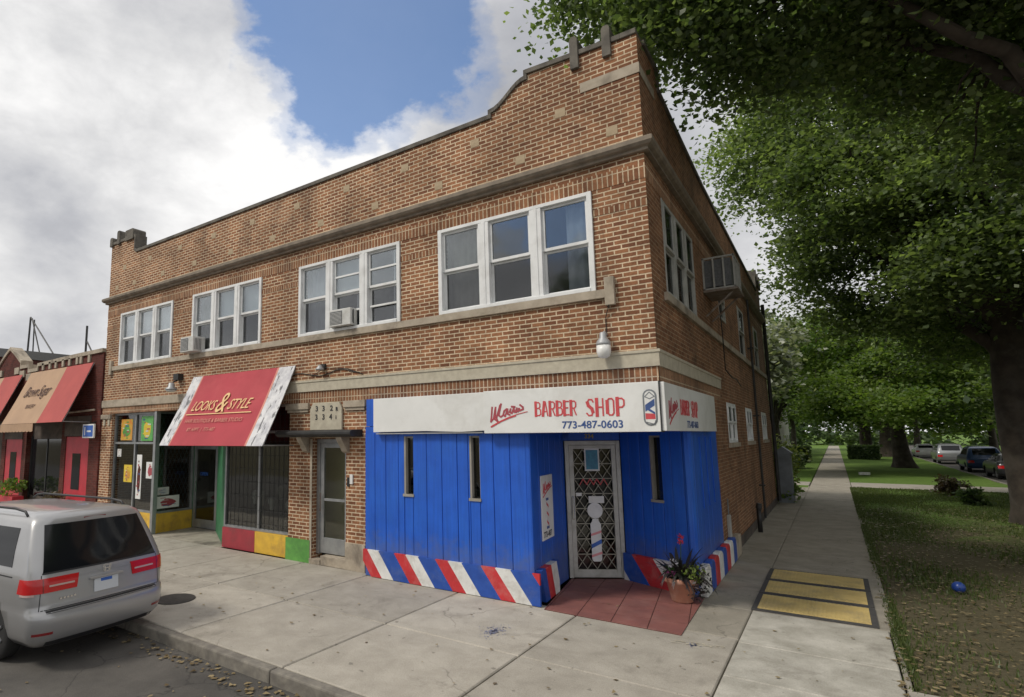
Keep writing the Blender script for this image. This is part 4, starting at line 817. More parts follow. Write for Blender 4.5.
# ================================================================== LAMPS, AIR CONDITIONERS, CABLES
l = thing('wall_lamp', (-2.54, 8.41, 3.75), 'grey bell-shaped street light fixed under the upper corner window', 'lamp')
mb = MB(); mb.tube([(-2.54, 8.41, 3.95), (-2.54, 8.30, 3.97), (-2.54, 8.24, 3.93)], .018); mb.build('bracket', 'lamp_grey', l)
MB().lathe([(.03, .16), (.045, .15), (.05, .08), (.09, .03), (.10, 0), (.10, -.03)], (-2.54, 8.24, 3.80)).build('housing', 'lamp_grey', l, smooth=True); MB().lathe([(.098, .0), (.098, -.10), (.08, -.16), (.04, -.185), (.0, -.19)], (-2.54, 8.24, 3.77)).build('globe', 'lamp_white', l, smooth=True)
mb = MB(); mb.tube([(-2.54, 8.40, 3.96), (-2.535, 8.395, 4.2), (-2.46, 8.33, 4.37)], .006); mb.build('conduit', 'cable', l)
l = thing('wall_lamp', (-13.44, 8.41, 3.86), 'security floodlight with white shade above the left end of the crimson awning', 'lamp')
MB().box(-13.52, -13.30, 8.26, 8.41, 3.98, 4.14).build('control_box', 'steel_dark', l); MB().tube([(-13.42, 8.33, 3.98), (-13.42, 8.20, 3.92)], .02).build('bracket', 'steel_dark', l)
MB().lathe([(.05, .16), (.07, .14), (.08, .06), (.15, 0), (.15, -.02)], (-13.42, 8.16, 3.74)).build('shade', 'lamp_grey', l, smooth=True); MB().lathe([(.13, .0), (.12, -.03), (.05, -.05)], (-13.42, 8.16, 3.715)).build('bulb', 'lamp_white', l, smooth=True)
l = thing('wall_lamp', (-8.26, 8.41, 3.92), 'small dark wall lamp on the brickwork above the street number stone', 'lamp')
MB().ob(FR, -8.32, -8.20, 3.86, 3.98, .001, .05).build('bracket', 'steel_dark', l); MB().lathe([(.03, .05), (.05, .02), (.09, -.03), (.09, -.05)], (-8.26, 8.29, 3.90)).build('shade', 'lamp_grey', l, smooth=True)
mb = MB(); r_ = random.Random(2); pts = [(-9.2+i*.16, 8.395, 3.78+.05*math.sin(i*.9)+.02*r_.random()) for i in range(13)]; mb.tube(pts, .009, 5); mb.tube([(-8.6, 8.39, 3.75), (-8.2, 8.385, 3.90), (-7.6, 8.39, 3.84), (-7.2, 8.395, 3.70)], .008, 5)
tag(mb.build('cable', 'cable', smooth=True), 'dark cables looping over the stone band above the stair door', 'cable')
def ac(name, P, a, b, w, h, d, label, mat='ac_white', cage=False):
    c = P.p(a+w/2, b, 0); r = thing(name, c, label, 'air conditioner', 'window air conditioners'); mb = MB(); mb.ob(P, a, a+w, b, b+h, -.05, d); mb.build('case', mat, r, bev=.012)
    mb = MB(); mb.ob(P, a+.03, a+w*.62, b+.04, b+h-.04, d+.001, d+.006); mb.build('grille', 'ac_grille', r)
    mb = MB()
    for k in range(9): mb.ob(P, a+.04, a+w*.61, b+.05+k*(h-.1)/9, b+.058+k*(h-.1)/9, d+.007, d+.012)
    mb.build('louvre', 'ac_rust' if mat != 'ac_white' else 'ac_white', r)
    sp = Pl(P.p(a+w, 0, 0), P.n, P.u); mb = MB(); mb.ob(sp, .06, d-.05, b+.05, b+h-.05, .001, .006); mb.build('side_vent', 'ac_grille', r)
    mb = MB()
    for k in range(5): mb.ob(sp, .06+k*(d-.14)/4, .075+k*(d-.14)/4, b+.03, b+h-.03, .007, .012)
    mb.build('side_louvre', mat, r); return r
ac('air_conditioner', FR, -13.02, 4.63, .55, .38, .30, 'white air conditioner in the window above the crimson awning')
r = ac('air_conditioner', FR, -7.98, 4.69, .58, .34, .16, 'tilted grey air conditioner in the middle light of the window over the stair door')
# side unit in a steel cage on brackets
r = thing('air_conditioner', (-1.87, 13.0, 5.3), 'bulky caged air conditioner jutting from the shaded side wall', 'air conditioner', 'window air conditioners')
PSD = SD; mb = MB(); mb.ob(SD, 12.75, 13.55, 5.42, 5.98, -.02, .50); mb.build('case', 'ac_grille', r, bev=.01)
mb = MB()
for a in (12.70, 12.97, 13.27, 13.56):
    for d in (.0, .54): mb.ob(SD, a, a+.035, 5.36, 6.03, d, d+.03)
for z in (5.36, 5.99):
    for d in (.0, .54): mb.ob(SD, 12.70, 13.595, z, z+.035, d+.001, d+.029)
    for a in (12.70, 13.56): mb.ob(SD, a+.001, a+.034, z+.001, z+.034, .03, .54)
for d in (.18, .36): mb.ob(SD, 12.70, 12.72, 5.39, 6.0, d, d+.03)
mb.build('cage', 'white_dull', r); mb = MB(); mb.ob(SD, 12.66, 13.64, 5.31, 5.355, 0, .60)
mb.build('shelf', 'ac_rust', r)
for a in (12.8, 13.5): MB().tube([SD.p(a, 4.85, 0), SD.p(a, 5.3, .5)], .02).build('bracket', 'ac_rust', r)
mb = MB(); mb.tube([(-1.80, 14.05, 6.1), (-1.79, 14.1, 5.2), (-1.79, 14.2, 4.7), (-1.80, 14.3, 3.9), (-1.74, 14.8, 3.75), (-1.78, 15.8, 3.8), (-1.8, 16.8, 3.7)], .012, 6); tag(mb.build('cable', 'cable', smooth=True), 'thin dark cable down the shaded side wall beside the caged unit', 'cable')
p_ = thing('vent_pipe', (-1.75, 17.6, 0), 'short black pipe stub against the foot of the side wall', 'pipe'); MB().tube([(-1.72, 17.6, .0), (-1.72, 17.6, .62)], .055, 12).build('pipe', 'black_paint', p_, smooth=True); MB().tube([(-1.72, 17.6, .60), (-1.70, 17.6, .72)], [.075, .06], 12).build('cap', 'black_paint', p_)
p_ = thing('drainpipe', (-1.78, 19.8, 0), 'dark drainpipe down the side wall between the small lower windows', 'drainpipe'); MB().tube([(-1.78, 19.8, .1), (-1.78, 19.8, 6.5)], .03, 10).build('pipe', 'steel_dark', p_); mb = MB(); [mb.box(-1.87, -1.72, 19.74, 19.86, z, z+.04) for z in (1, 3, 5)]; mb.build('clip', 'steel_dark', p_)
p_ = thing('drainpipe', (-1.78, 25.1, 0), 'dark drainpipe at the far end of the side wall', 'drainpipe'); MB().tube([(-1.78, 25.1, .1), (-1.78, 25.1, 7.3)], .06, 10).build('pipe', 'steel_dark', p_)
m_ = thing('utility_box', (-1.83, 13.5, .5), 'small pale utility box low on the brick side wall beside the striped blocks', 'utility box'); MB().ob(SD, 13.35, 13.52, .45, .88, .001, .06).build('box', 'white_dull', m_, bev=.01); MB().tube([SD.p(13.43, .88, .03), SD.p(13.43, 1.2, .03)], .012).build('conduit', 'grey_metal', m_)

# posters in the left display window
def poster(P, a, b, w, h, m1, m2, label):
    r = thing('poster', P.p(a+w/2, b, -.04), label, 'poster', 'posters in the display window'); MB().ob(P, a, a+w, b, b+h, -.044, -.040).build('sheet', m1, r)
    q_ = random.Random(int(a*131)); mb = MB(); cs = [m2, 'sign_dark_red', 'sign_navy', 'paper']; n_ = 9; cx_, cz_ = a+w*.5, b+h*.45
    mb.prism(P, [(cx_+w*(.26+.12*q_.random())*math.cos(t_), cz_+h*(.26+.10*q_.random())*math.sin(t_)) for t_ in np.linspace(0, 6.28, 14)[:-1]], -.0395, -.038)
    for k in range(n_): mb.cur = q_.choice((0, 1, 1, 2, 3)); x_, z_ = a+w*q_.uniform(.08, .6), b+h*(.08+.84*k/n_); mb.ob(P, x_, x_+w*q_.uniform(.1, .3), z_, z_+h*q_.uniform(.025, .07), -.0375+k*.0001, -.036+k*.0001)
    m2 = cs; mb.build('picture', m2, r)
poster(FS, -16.55, 2.45, .62, .6, 'poster_orange', 'bulk_green', 'orange poster in the upper left pane of the display window')
poster(FS, -15.45, 2.43, .60, .68, 'poster_green', 'poster_yellow', 'green poster with a yellow centre in the upper pane of the display window'); poster(FS, -16.28, 1.28, .44, .48, 'poster_yellow', 'poster_orange', 'yellow and orange poster low in the left pane of the display window')
poster(FS, -15.60, .85, .26, 1.2, 'sign_white', 'brick_red', 'tall white flyer strip beside the mullion of the display window'); poster(FS, -15.10, 1.42, .42, .44, 'sign_white', 'sign_dark_red', 'small white and dark flyer beside the aluminium post'); poster(FS, -16.70, 1.98, .22, .22, 'paper', 'sign_white', 'little white card at the top left of the display window')
poster(PA, .12, .62, .72, .32, 'sign_white', 'sign_dark_red', 'white and red card behind the angled glass of the entrance'); poster(PA, .10, .98, .4, .2, 'paper', 'curtain', 'white paper above the red card behind the angled glass')
# stock inside the right display window
rr_ = random.Random(9)
for i in range(7):
    a = -11.3+i*.3; r = thing('mannequin_head', (a, 9.2, .9), 'pale display head on a stand behind the guarded shop window', 'display head', 'display heads in the guarded shop window'); h = .75+rr_.uniform(0, .35)
    if i in (2,): pass
    MB().tube([(a, 9.2, .03), (a, 9.2, h)], .02).build('stand', 'steel_dark', r); MB().lathe([(.03, 0), (.05, .04), (.045, .10), (.08, .16), (.09, .24), (.06, .31), (.01, .33)], (a, 9.2, h), 12).build('head', 'curtain_warm' if i % 2 else 'sign_white', r, smooth=True)

# ================================================================== NEIGHBOUR ON THE LEFT
Nb = thing('brick_shop', (-23, 8.41, 0), 'low dark red brick shop with stone-topped stepped parapet at the left', 'building'); FN = Pl((0, 8.36, 0), (1, 0, 0), (0, -1, 0))
topn = [(-30, 4.95), (-26.6, 4.95), (-26.6, 5.15), (-25.9, 5.15), (-25.2, 5.6), (-24.7, 5.85), (-24.2, 5.6), (-23.6, 5.25), (-23.6, 5.05), (-22.9, 5.05), (-22.9, 4.86), (-22.1, 4.86), (-22.1, 5.02), (-19.4, 5.08), (-17.47, 5.1)]
mb = MB(); mb.prism(FN, [(-30, 3.2), (-17.47, 3.2)]+topn[::-1], -.3, 0)
for a0, a1 in ((-18.1, -17.47), (-19.95, -19.65), (-24.9, -24.55), (-30, -28.9), (-23.05, -22.7)): mb.ob(FN, a0, a1, 0, 3.2, -.3, 0)
mb.build('front_wall', 'brick_red', Nb); mb = MB(); mb.box(-30, -17.47, 8.67, 20, 0, 4.5); mb.build('body', 'brick_red', Nb)
mb = MB(); coping(mb, FN, topn, .12, .05); mb.build('coping', 'limestone', Nb)
for a in (-21.67, -21.13, -20.67, -20.13, -19.67, -19.13, -18.87, -18.33): MB().ob(FN, a-.07, a+.07, 4.86, 5.1, .001, .05).build('stone_trim', 'limestone', Nb)
for a, z in ((-23.9, 5.0), (-23.4, 4.85), (-25.5, 5.0), (-22.8, 4.7)): MB().ob(FN, a-.2, a+.2, z-.12, z+.12, .001, .06).build('stone_trim', 'limestone', Nb)
FN2 = Pl((0, 8.55, 0), (1, 0, 0), (0, -1, 0)); MB().ob(FN2, -30, -18.1, 0, 3.2, -.10, 0).build('shopfront', 'dull_stone', Nb)
MB().ob(FN, -19.7, -18.0, 2.58, 3.2, -.12, .03).build('fascia', 'dull_stone', Nb); MB().ob(FN, -24.6, -23.0, 2.5, 3.2, -.12, .03).build('fascia', 'dull_stone', Nb)
for a0, a1 in ((-19.64, -18.12), (-24.52, -23.08)):
    mb = MB(); mb.ob(FN, a0, a1, 0.02, 2.57, -.15, -.02); d_ = mb.build('red_door', 'door_red', Nb, bev=.01); mb = MB(); c = (a0+a1)/2; mb.ob(FN, c-.27, c+.27, .95, 2.05, -.019, -.012); mb.build('pane', 'car_glass', d_)
mb = MB(); mb.ob(FN2, -22.6, -20.1, .6, 2.5, .001, .02); mb.build('shop_window', 'car_glass', Nb); mb = MB(); mb.ob(FN2, -22.7, -22.6, .5, 2.6, .001, .04); mb.ob(FN2, -20.1, -20.0, .5, 2.6, .001, .04); mb.ob(FN2, -21.4, -21.33, .6, 2.5, .021, .04); mb.build('window_frame', 'steel_dark', Nb)
mb = MB(); mb.tube([(-19.9, 8.28, 3.32), (-17.7, 8.28, 3.36)], .03); mb.build('rail', 'limestone', Nb)
s_ = thing('hanging_sign', (-17.9, 8.2, 2.6), 'small blue and white projecting sign between the red door and the brick pier', 'sign'); PQ = Pl((0, 8.12, 0), (1, 0, 0), (0, -1, 0)); MB().ob(PQ, -18.02, -17.32, 2.52, 2.93, -.05, 0).build('sign_panel', 'sign_white', s_, bev=.01)
mb = MB(); mb.ob(PQ, -17.97, -17.37, 2.56, 2.89, .001, .004); mb.build('blue_field', 'plate_blue', s_); mb = MB(); mb.ribbon(PQ, [(-17.86, 2.62), (-17.86, 2.83)], .05, .005, .007); mb.ribbon(PQ, [(-17.72, 2.72), (-17.5, 2.72)], .05, .005, .007); mb.build('white_mark', 'sign_white', s_); MB().tube([(-17.7, 8.15, 2.95), (-17.7, 8.36, 3.0)], .02).build('bracket', 'steel_dark', s_)
# dark flat-roofed structure behind, with its masts
T = thing('flat_roof_building', (-40, 24, 0), 'dark flat-roofed structure rising behind the low red brick shop', 'building'); mb = MB(); mb.prism(Pl((0, 22, 0), (1, 0, 0), (0, -1, 0)), [(-80, 0), (-46, 0), (-46, 8.2), (-80, 13.0)], -12, 0); mb.build('wall', 'brick_red', T); mb = MB(); mb.prism(Pl((0, 21.5, 0), (1, 0, 0), (0, -1, 0)), [(-81, 12.6), (-42, 7.7), (-42, 8.3), (-81, 13.6)], -13, 0); mb.build('roof_edge', 'steel_dark', T)
PM = Pl((0, 0, 0), (1, 0, 0), (0, -1, 0))

# ================================================================== STREET THINGS
for y0, y1, lab in ((9.93, 10.82, 'yellow ribbed tactile panel nearest the camera on the side path'), (11.02, 11.86, 'middle one of the three yellow tactile panels on the side path'), (12.06, 12.88, 'farthest yellow tactile panel on the side path')):
    r = thing('tactile_panel', (-.48, (y0+y1)/2, .0), lab, 'tactile paving', 'yellow tactile panels on the side path'); sh_ = (y0-9.9)*-.0
    MB().box(-1.16+sh_, .25+sh_, y0-.075, y1+.06, .002, .022).build('frame', 'tactile_frame', r); mb = MB(); mb.box(-1.09+sh_, .18+sh_, y0, y1-.03, .021, .03); mb.build('plate', 'tactile_yellow', r)
    mb = MB(); a = -1.07+sh_
    while a < .16+sh_: mb.box(a, a+.022, y0+.02, y1-.05, .029, .036); a += .05
    mb.build('rib', 'tactile_yellow', r)
m_ = MB().lathe([(.30, 0), (.30, .012), (.27, .014), (0.01, .014)], (-8.45, 5.36, .0), 32).build('utility_cover', 'steel_lid'); tag(m_, 'round dark iron utility cover set in the pavement beside the silver van', 'utility cover')
r = thing('ball', (1.36, 12.8, .0), 'small blue ball standing in for an unidentified blue spot on the leafy lawn', 'ball'); MB().lathe([(.085*math.sin(q), .085-.085*math.cos(q)) for q in np.linspace(.05, 3.09, 14)], (1.36, 12.8, -.01), 24).build('shell', 'blue_plastic', r, smooth=True); MB().tube([(1.36, 12.716, .075), (1.36, 12.712, .075)], .008, 8).build('valve', 'black_paint', r)  # unidentified blue spot on the lawn, built as a ball
mb = MB(); mb.prism(Pl((0, 0, .0), (1, 0, 0), (0, 0, 1), (0, 1, 0)), [(1.0, 44.0), (1.45, 44.1), (1.5, 44.5), (1.15, 44.6), (.95, 44.3)], .03, .16); tag(mb.build('scrap_of_paper', 'paper'), 'white scrap of paper on the far lawn beside the path', 'litter')
# paint marks on the pavement are part of its surface
M('stain_blue', (.14, .17, .30), (.20, .21, .30), 20, .9, bmp=0)
def splash(x, y, r, n, mat, seed, name, s0=.008, s1=.035):
    q = random.Random(seed); mb = MB()
    for i in range(n):
        a, d = q.uniform(0, 6.28), abs(q.gauss(0, r)); s = q.uniform(s0, s1); cx, cy = x+d*math.cos(a)*.7, y+d*math.sin(a)*1.4; mb.add([(cx+s*math.cos(t)*q.uniform(.6, 1.3), cy+s*math.sin(t)*q.uniform(.6, 1.3), .0055) for t in np.linspace(0, 6.28, 8)[:-1]], [tuple(range(7))])
    tag(mb.build(name, mat, fixn=False), kind='structure')
splash(-3.72, 6.92, .11, 240, 'stain_blue', 1, 'paint_stain', .0035, .012); splash(-1.56, 7.88, .05, 60, 'stain_blue', 2, 'paint_mark', .004, .014)
mb = MB(); q = random.Random(4)
for i in range(46):
    x_ = -1.78+i*.0115+q.uniform(-.02, .02); y_ = 7.86+q.uniform(-.05, .05)+i*.0022; s = q.uniform(.008, .022); mb.add([(x_+s*math.cos(t)*q.uniform(.6, 1.5), y_+s*math.sin(t)*q.uniform(.4, 1.), .006+i*.00001) for t in np.linspace(0, 6.28, 7)[:-1]], [tuple(range(6))])
tag(mb.build('chipped_patch', 'pale_stone', fixn=False), kind='structure')

# potted plant
r = thing('potted_plant', (-2.03, 9.72, .01), 'terracotta pot of dark spiky leaves with pink and red flowers at the entrance', 'potted plant')
px, py = -2.03, 9.72
MB().lathe([(.13, 0), (.15, .02), (.205, .27), (.235, .28), (.24, .35), (.22, .355), (.205, .33), (.19, .31), (.02, .31)], (px, py, .014), 28).build('pot', 'pot_clay', r, smooth=True); MB().lathe([(.20, .0), (.10, .02), (.01, .025)], (px, py, .31)).build('soil', 'soil', r)
q = random.Random(3); mb = MB()
def blade(mb, base, az, L, w, droop, up=1.0):
    pts = []
    for k in range(7):
        t_ = k/6; o_ = L*t_; pts.append((Vector(base)+Vector((math.cos(az)*o_*(1-up*.55), math.sin(az)*o_*(1-up*.55), up*L*t_*.8-droop*t_*t_*L)), w*math.sin(math.pi*min(1, .15+t_*.85))))
    s_ = Vector((-math.sin(az), math.cos(az), 0)); vs = []
    for p, w_ in pts: vs += [p-s_*w_, p+s_*w_]
    mb.add(vs, [(2*i, 2*i+1, 2*i+3, 2*i+2) for i in range(6)])
for i in range(70): blade(mb, (px+q.uniform(-.08, .08), py+q.uniform(-.08, .08), .34), q.uniform(0, 6.28), q.uniform(.48, .80), q.uniform(.018, .034), q.uniform(.1, .9), q.uniform(.5, 1.15))
mb.build('spiky_leaves', 'leaf_dark', r, fixn=False)
def fuzz(n, c, rad_, size, seed, mat, name, parent, squash=.6):
    g_ = np.random.default_rng(seed); p = g_.normal(0, 1, (n, 3)); p /= np.linalg.norm(p, axis=1)[:, None]; p *= (g_.random(n)**.4)[:, None]*rad_; p[:, 2] *= squash; p += np.array(c)
    u = g_.normal(0, 1, (n, 3)); u /= np.linalg.norm(u, axis=1)[:, None]; w = g_.normal(0, 1, (n, 3)); w = np.cross(u, w); w /= np.linalg.norm(w, axis=1)[:, None]; s = (size*g_.uniform(.6, 1.3, n))[:, None]
    V = np.stack([p-u*s, p-w*s*.5, p+u*s, p+w*s*.5], 1).reshape(-1, 3); return np_mesh(name, V, np.arange(4*n).reshape(-1, 4), [mat], parent, tone=g_.random(n))
fuzz(260, (px+.17, py-.02, .44), .17, .032, 1, 'leaf_lime', 'lime_leaves', r, .9); fuzz(160, (px-.05, py, .42), .2, .03, 2, 'leaf_mid', 'green_leaves', r, .6); fuzz(420, (px+.20, py-.03, .34), .22, .028, 8, 'leaf_dark', 'trailing_leaves', r, 1.3)
fuzz(90, (px-.13, py-.12, .42), .09, .022, 3, 'petal_magenta', 'pink_flowers', r, .5); fuzz(50, (px-.10, py+.02, .54), .10, .022, 4, 'petal_white', 'white_flowers', r, .6); fuzz(50, (px+.03, py, .92), .05, .022, 5, 'petal_red', 'red_flower', r, 2.2)
MB().tube([(px, py, .35), (px+.03, py, .9)], .006, 5).build('flower_stem', 'leaf_mid', r)

# ================================================================== CARS
class Car:
    def __init__(s, lv, crown=.05): s.lv = lv; s.crown = crown
    def at(s, z):
        lv = s.lv; z = min(max(z, lv[0][0]), lv[-1][0])
        for a, b in zip(lv, lv[1:]):
            if z <= b[0]: k = (z-a[0])/(b[0]-a[0]); return [p+(q-p)*k for p, q in zip(a, b)]
        return list(lv[-1])
    def outline(s, z, side=26):
        _, xr, xf, hw, r, rf = s.at(z); P = []; r = min(r, hw*.95)
        for k in range(11): y = (hw-r)*k/10; P.append((xr+s.crown*(y/hw)**2, y))
        x0 = P[-1][0]; r1 = r*.62
        for k in range(1, 9): q = math.pi/2*k/8; P.append((x0+r1*(1-math.cos(q)), hw-r+r*math.sin(q)))
        xa, xb = P[-1][0], xf-rf*.9
        for k in range(1, side): P.append((xa+(xb-xa)*k/side, hw))
        rf_ = min(rf, hw*.9)
        for k in range(0, 9): q = math.pi/2*k/8; P.append((xb+rf*.8*math.sin(q), hw-rf_+rf_*math.cos(q)))
        for k in range(1, 7): y = (hw-rf_)*(1-k/6); P.append((xb+rf*.8+.1*rf*(1-(y/hw)**2), y))
        return P
    def body(s, name, mat, parent, arches):
        zs = []
        for a, b in zip(s.lv, s.lv[1:]): n = max(1, int((b[0]-a[0])/.05)); zs += [a[0]+(b[0]-a[0])*k/n for k in range(n)]
        zs.append(s.lv[-1][0]); rings = []
        for z in zs: P = s.outline(z); rings.append([(x, y, z) for x, y in P]+[(x, -y, z) for x, y in P[1:-1]][::-1])
        n = len(rings[0]); mb = MB(); mb.add([p for r in rings for p in r], [(i*n+j, i*n+(j+1) % n, (i+1)*n+(j+1) % n, (i+1)*n+j) for i in range(len(rings)-1) for j in range(n)]+[tuple(range(n))[::-1], tuple(range((len(rings)-1)*n, len(rings)*n))])
        o = mb.build(name, mat, None, smooth=True); cb = MB()
        for x, rr2 in arches: cb.lathe([(rr2, -1.3), (rr2, -.62)], (x, 0, rr2-.06), 32, 'y'); cb.lathe([(rr2, .62), (rr2, 1.3)], (x, 0, rr2-.06), 32, 'y')
        c = cb.build('cutter', 'trim_black'); md = o.modifiers.new('b', 'BOOLEAN'); md.object = c; md.operation = 'DIFFERENCE'; md.solver = 'EXACT'; VL.update()
        me = bpy.data.meshes.new_from_object(o.evaluated_get(bpy.context.evaluated_depsgraph_get())); o.modifiers.clear(); o.data = me; bpy.data.objects.remove(c)
        me.name = name; sm = o.modifiers.new('wn', 'WEIGHTED_NORMAL') if False else None
        o.parent = parent; return o
    def sp(s, t, z, off):                     # point on the skin: t metres round from the rear centre
        P = s.outline(z, 40); sg_ = 1 if t >= 0 else -1; t = abs(t); acc = 0
        for (x0, y0), (x1, y1) in zip(P, P[1:]):
            L = math.hypot(x1-x0, y1-y0)
            if acc+L >= t: k = (t-acc)/L; nx, ny = -(y1-y0)/L, (x1-x0)/L; nx, ny = (nx, ny); return Vector((x0+(x1-x0)*k+nx*off, (y0+(y1-y0)*k+ny*off)*sg_, z))
            acc += L
        return Vector((P[-1][0], P[-1][1]*sg_, z))
    def t_of_x(s, x, z):
        P = s.outline(z, 40); acc = 0
        for (x0, y0), (x1, y1) in zip(P, P[1:]):
            L = math.hypot(x1-x0, y1-y0)
            if x0 < x <= x1 and y1 > .5*s.at(z)[3]: return acc+L*(x-x0)/max(1e-6, x1-x0)
            acc += L
        return acc
    def patch(s, name, mat, parent, edge, z0, z1, off=.006, nt_=18, nz=8, sgn=1, xmode=False, th=.012):
        V = []
        for i in range(nz+1):
            z = z0+(z1-z0)*i/nz; ta, tb = edge(i/nz)
            if xmode: ta, tb = s.t_of_x(ta, z), s.t_of_x(tb, z)
            for j in range(nt_+1):
                t_ = (ta+(tb-ta)*j/nt_)*sgn; V.append(s.sp(t_, z, off))
        n1 = len(V)
        for i in range(nz+1):
            z = z0+(z1-z0)*i/nz; ta, tb = edge(i/nz)
            if xmode: ta, tb = s.t_of_x(ta, z), s.t_of_x(tb, z)
            for j in range(nt_+1): V.append(s.sp((ta+(tb-ta)*j/nt_)*sgn, z, off-th))
        w = nt_+1; fs = [(i*w+j, i*w+j+1, (i+1)*w+j+1, (i+1)*w+j) for i in range(nz) for j in range(nt_)]+[(n1+i*w+j, n1+(i+1)*w+j, n1+(i+1)*w+j+1, n1+i*w+j+1) for i in range(nz) for j in range(nt_)]
        for i in range(nz): fs += [(i*w, (i+1)*w, n1+(i+1)*w, n1+i*w), (i*w+nt_, n1+i*w+nt_, n1+(i+1)*w+nt_, (i+1)*w+nt_)]
        for j in range(nt_): fs += [(j, n1+j, n1+j+1, j+1), (nz*w+j, nz*w+j+1, n1+nz*w+j+1, n1+nz*w+j)]
        mb = MB(); mb.add(V, fs); o = mb.build(name, mat, None, smooth=True); o.parent = parent
        e = o.modifiers.new('es', 'EDGE_SPLIT'); e.split_angle = rad(40); return o
def wheels(parent, xs, hw, r):
    for x in xs:
        for s_ in (-1, 1):
            y = s_*(hw-.17); mb = MB(); mb.lathe([(r*.62, -.10), (r*.93, -.10), (r, -.07), (r, .07), (r*.93, .10), (r*.62, .10)], (x, y, r), 32, 'y'); o = mb.build('wheel', 'rubber', None, smooth=True); o.parent = parent
            mb = MB(); yy = y+s_*.085; mb.lathe([(r*.64, 0), (r*.60, s_*.012), (r*.2, s_*.0), (.01, s_*.01)], (x, yy, r), 24, 'y')
            for k in range(7):
                q_ = k*2*math.pi/7; mb.tube([(x+math.cos(q_)*r*.15, yy+s_*.02, r+math.sin(q_)*r*.15), (x+math.cos(q_)*r*.6, yy+s_*.015, r+math.sin(q_)*r*.6)], r*.06, 6)
            h_ = mb.build('rim', 'hub', None); h_.parent = o
# (z, x rear, x front, half width, rear corner radius, front corner radius)
VAN = [(.26, .10, 4.92, .84, .26, .5), (.34, .03, 5.03, .92, .30, .55), (.46, .0, 5.08, .955, .32, .6), (.58, .0, 5.10, .965, .32, .6), (.645, .02, 5.10, .965, .31, .6), (.665, .062, 5.08, .962, .27, .6), (.80, .075, 5.02, .968, .25, .6), (.98, .095, 4.78, .965, .24, .6),
       (1.06, .115, 4.5, .952, .22, .6), (1.12, .14, 4.25, .935, .20, .6), (1.30, .235, 3.95, .89, .19, .6), (1.48, .335, 3.6, .83, .19, .55), (1.60, .40, 3.3, .785, .20, .5), (1.655, .41, 3.1, .75, .25, .5), (1.70, .47, 2.9, .68, .3, .5), (1.725, .62, 2.7, .55, .35, .4), (1.738, .95, 2.4, .36, .3, .3)]
v = thing('minivan', (-7.45, 3.80, -.14), 'silver minivan parked at the kerb seen from behind', 'minivan'); cv = Car(VAN)
cv.body('body', 'paint_silver', v, [(1.02, .40), (4.05, .40)]); wheels(v, (1.02, 4.05), .955, .335)
rw = cv.patch('rear_window', 'car_glass', v, lambda k: (-(.80-.13*k), .80-.13*k), 1.085, 1.60, .006, 26, 12)
cv.patch('rear_window_trim', 'trim_black', rw, lambda k: (-.81, .81), 1.065, 1.084, .004, 26, 1)
for sg_ in (1, -1):
    lp = cv.patch('tail_lamp', 'lens_red', v, lambda k: (.37+.03*(1-k), 1.16-.06*k), .865, 1.025, .014, 22, 6, sg_)
    cv.patch('reverse_lens', 'lens_clear', lp, lambda k: (.43, .74), .925, .945, .018, 8, 1, sg_); cv.patch('lamp_divider', 'lens_deep', lp, lambda k: (.80, .815), .867, 1.023, .0165, 2, 4, sg_); cv.patch('turn_lens', 'lens_clear', lp, lambda k: (.90-.0*k, 1.10), .84, .864, .013, 8, 2, sg_)
    cv.patch('side_glass', 'car_glass', v, lambda k: (.62+.12*k, 1.72), 1.13, 1.56, .005, 20, 8, sg_, True); cv.patch('side_glass', 'car_glass', v, lambda k: (1.80, 2.72), 1.13, 1.56, .005, 14, 8, sg_, True); cv.patch('side_glass', 'car_glass', v, lambda k: (2.80, 3.75-.6*k), 1.13, 1.56, .005, 14, 8, sg_, True)
    cv.patch('door_seam', 'trim_black', v, lambda k: (1.755, 1.767), .45, 1.60, .002, 1, 10, sg_, True); cv.patch('door_seam', 'trim_black', v, lambda k: (2.755, 2.767), .45, 1.60, .002, 1, 10, sg_, True)
    cv.patch('slide_track', 'trim_black', v, lambda k: (.55, 1.75), 1.02, 1.034, .003, 10, 1, sg_, True)
    cv.patch('tailgate_seam', 'trim_black', v, lambda k: (.845-.03*k, .855-.03*k), .67, 1.06, .002, 1, 8, sg_)
    mb = MB(); y = sg_*.70; mb.tube([(.75, y, 1.66), (.85, y, 1.74), (1.1, y, 1.765), (3.0, y, 1.765), (3.2, y, 1.74), (3.3, y, 1.69)], .016, 8); mb.build('roof_rail', 'trim_black', v, smooth=True, local=True)
    mb = MB(); mb.tube([(3.5, sg_*.93, 1.14), (3.45, sg_*1.05, 1.16)], .02); mb.lathe([(.02, -.06), (.1, -.03), (.1, .02), (.05, .05)], (3.45, sg_*1.12, 1.17), 12, 'x'); mb.build('mirror', 'paint_silver', v, smooth=True, local=True)
    cv.patch('bumper_reflector', 'lens_deep', v, lambda k: (.70, .93), .405, .435, .006, 6, 1, sg_)
cv.patch('bumper_step', 'trim_black', v, lambda k: (-.78, .78), .640, .664, .006, 24, 1)
cv.patch('tailgate_seam', 'trim_black', v, lambda k: (-.83, .83), .668, .678, .002, 24, 1)
cv.patch('bumper_underside', 'trim_black', v, lambda k: (-.75, .75), .265, .32, .004, 16, 1)
cv.patch('tailgate_crease', 'paint_silver', v, lambda k: (-.78, .78), .99, 1.0, .006, 24, 1)
lpq = cv.patch('licence_plate', 'licence', v, lambda k: (-.17, .17), .76, .92, .016, 6, 2); cv.patch('plate_band', 'plate_blue', lpq, lambda k: (-.08, .08), .87, .905, .0185, 3, 1)
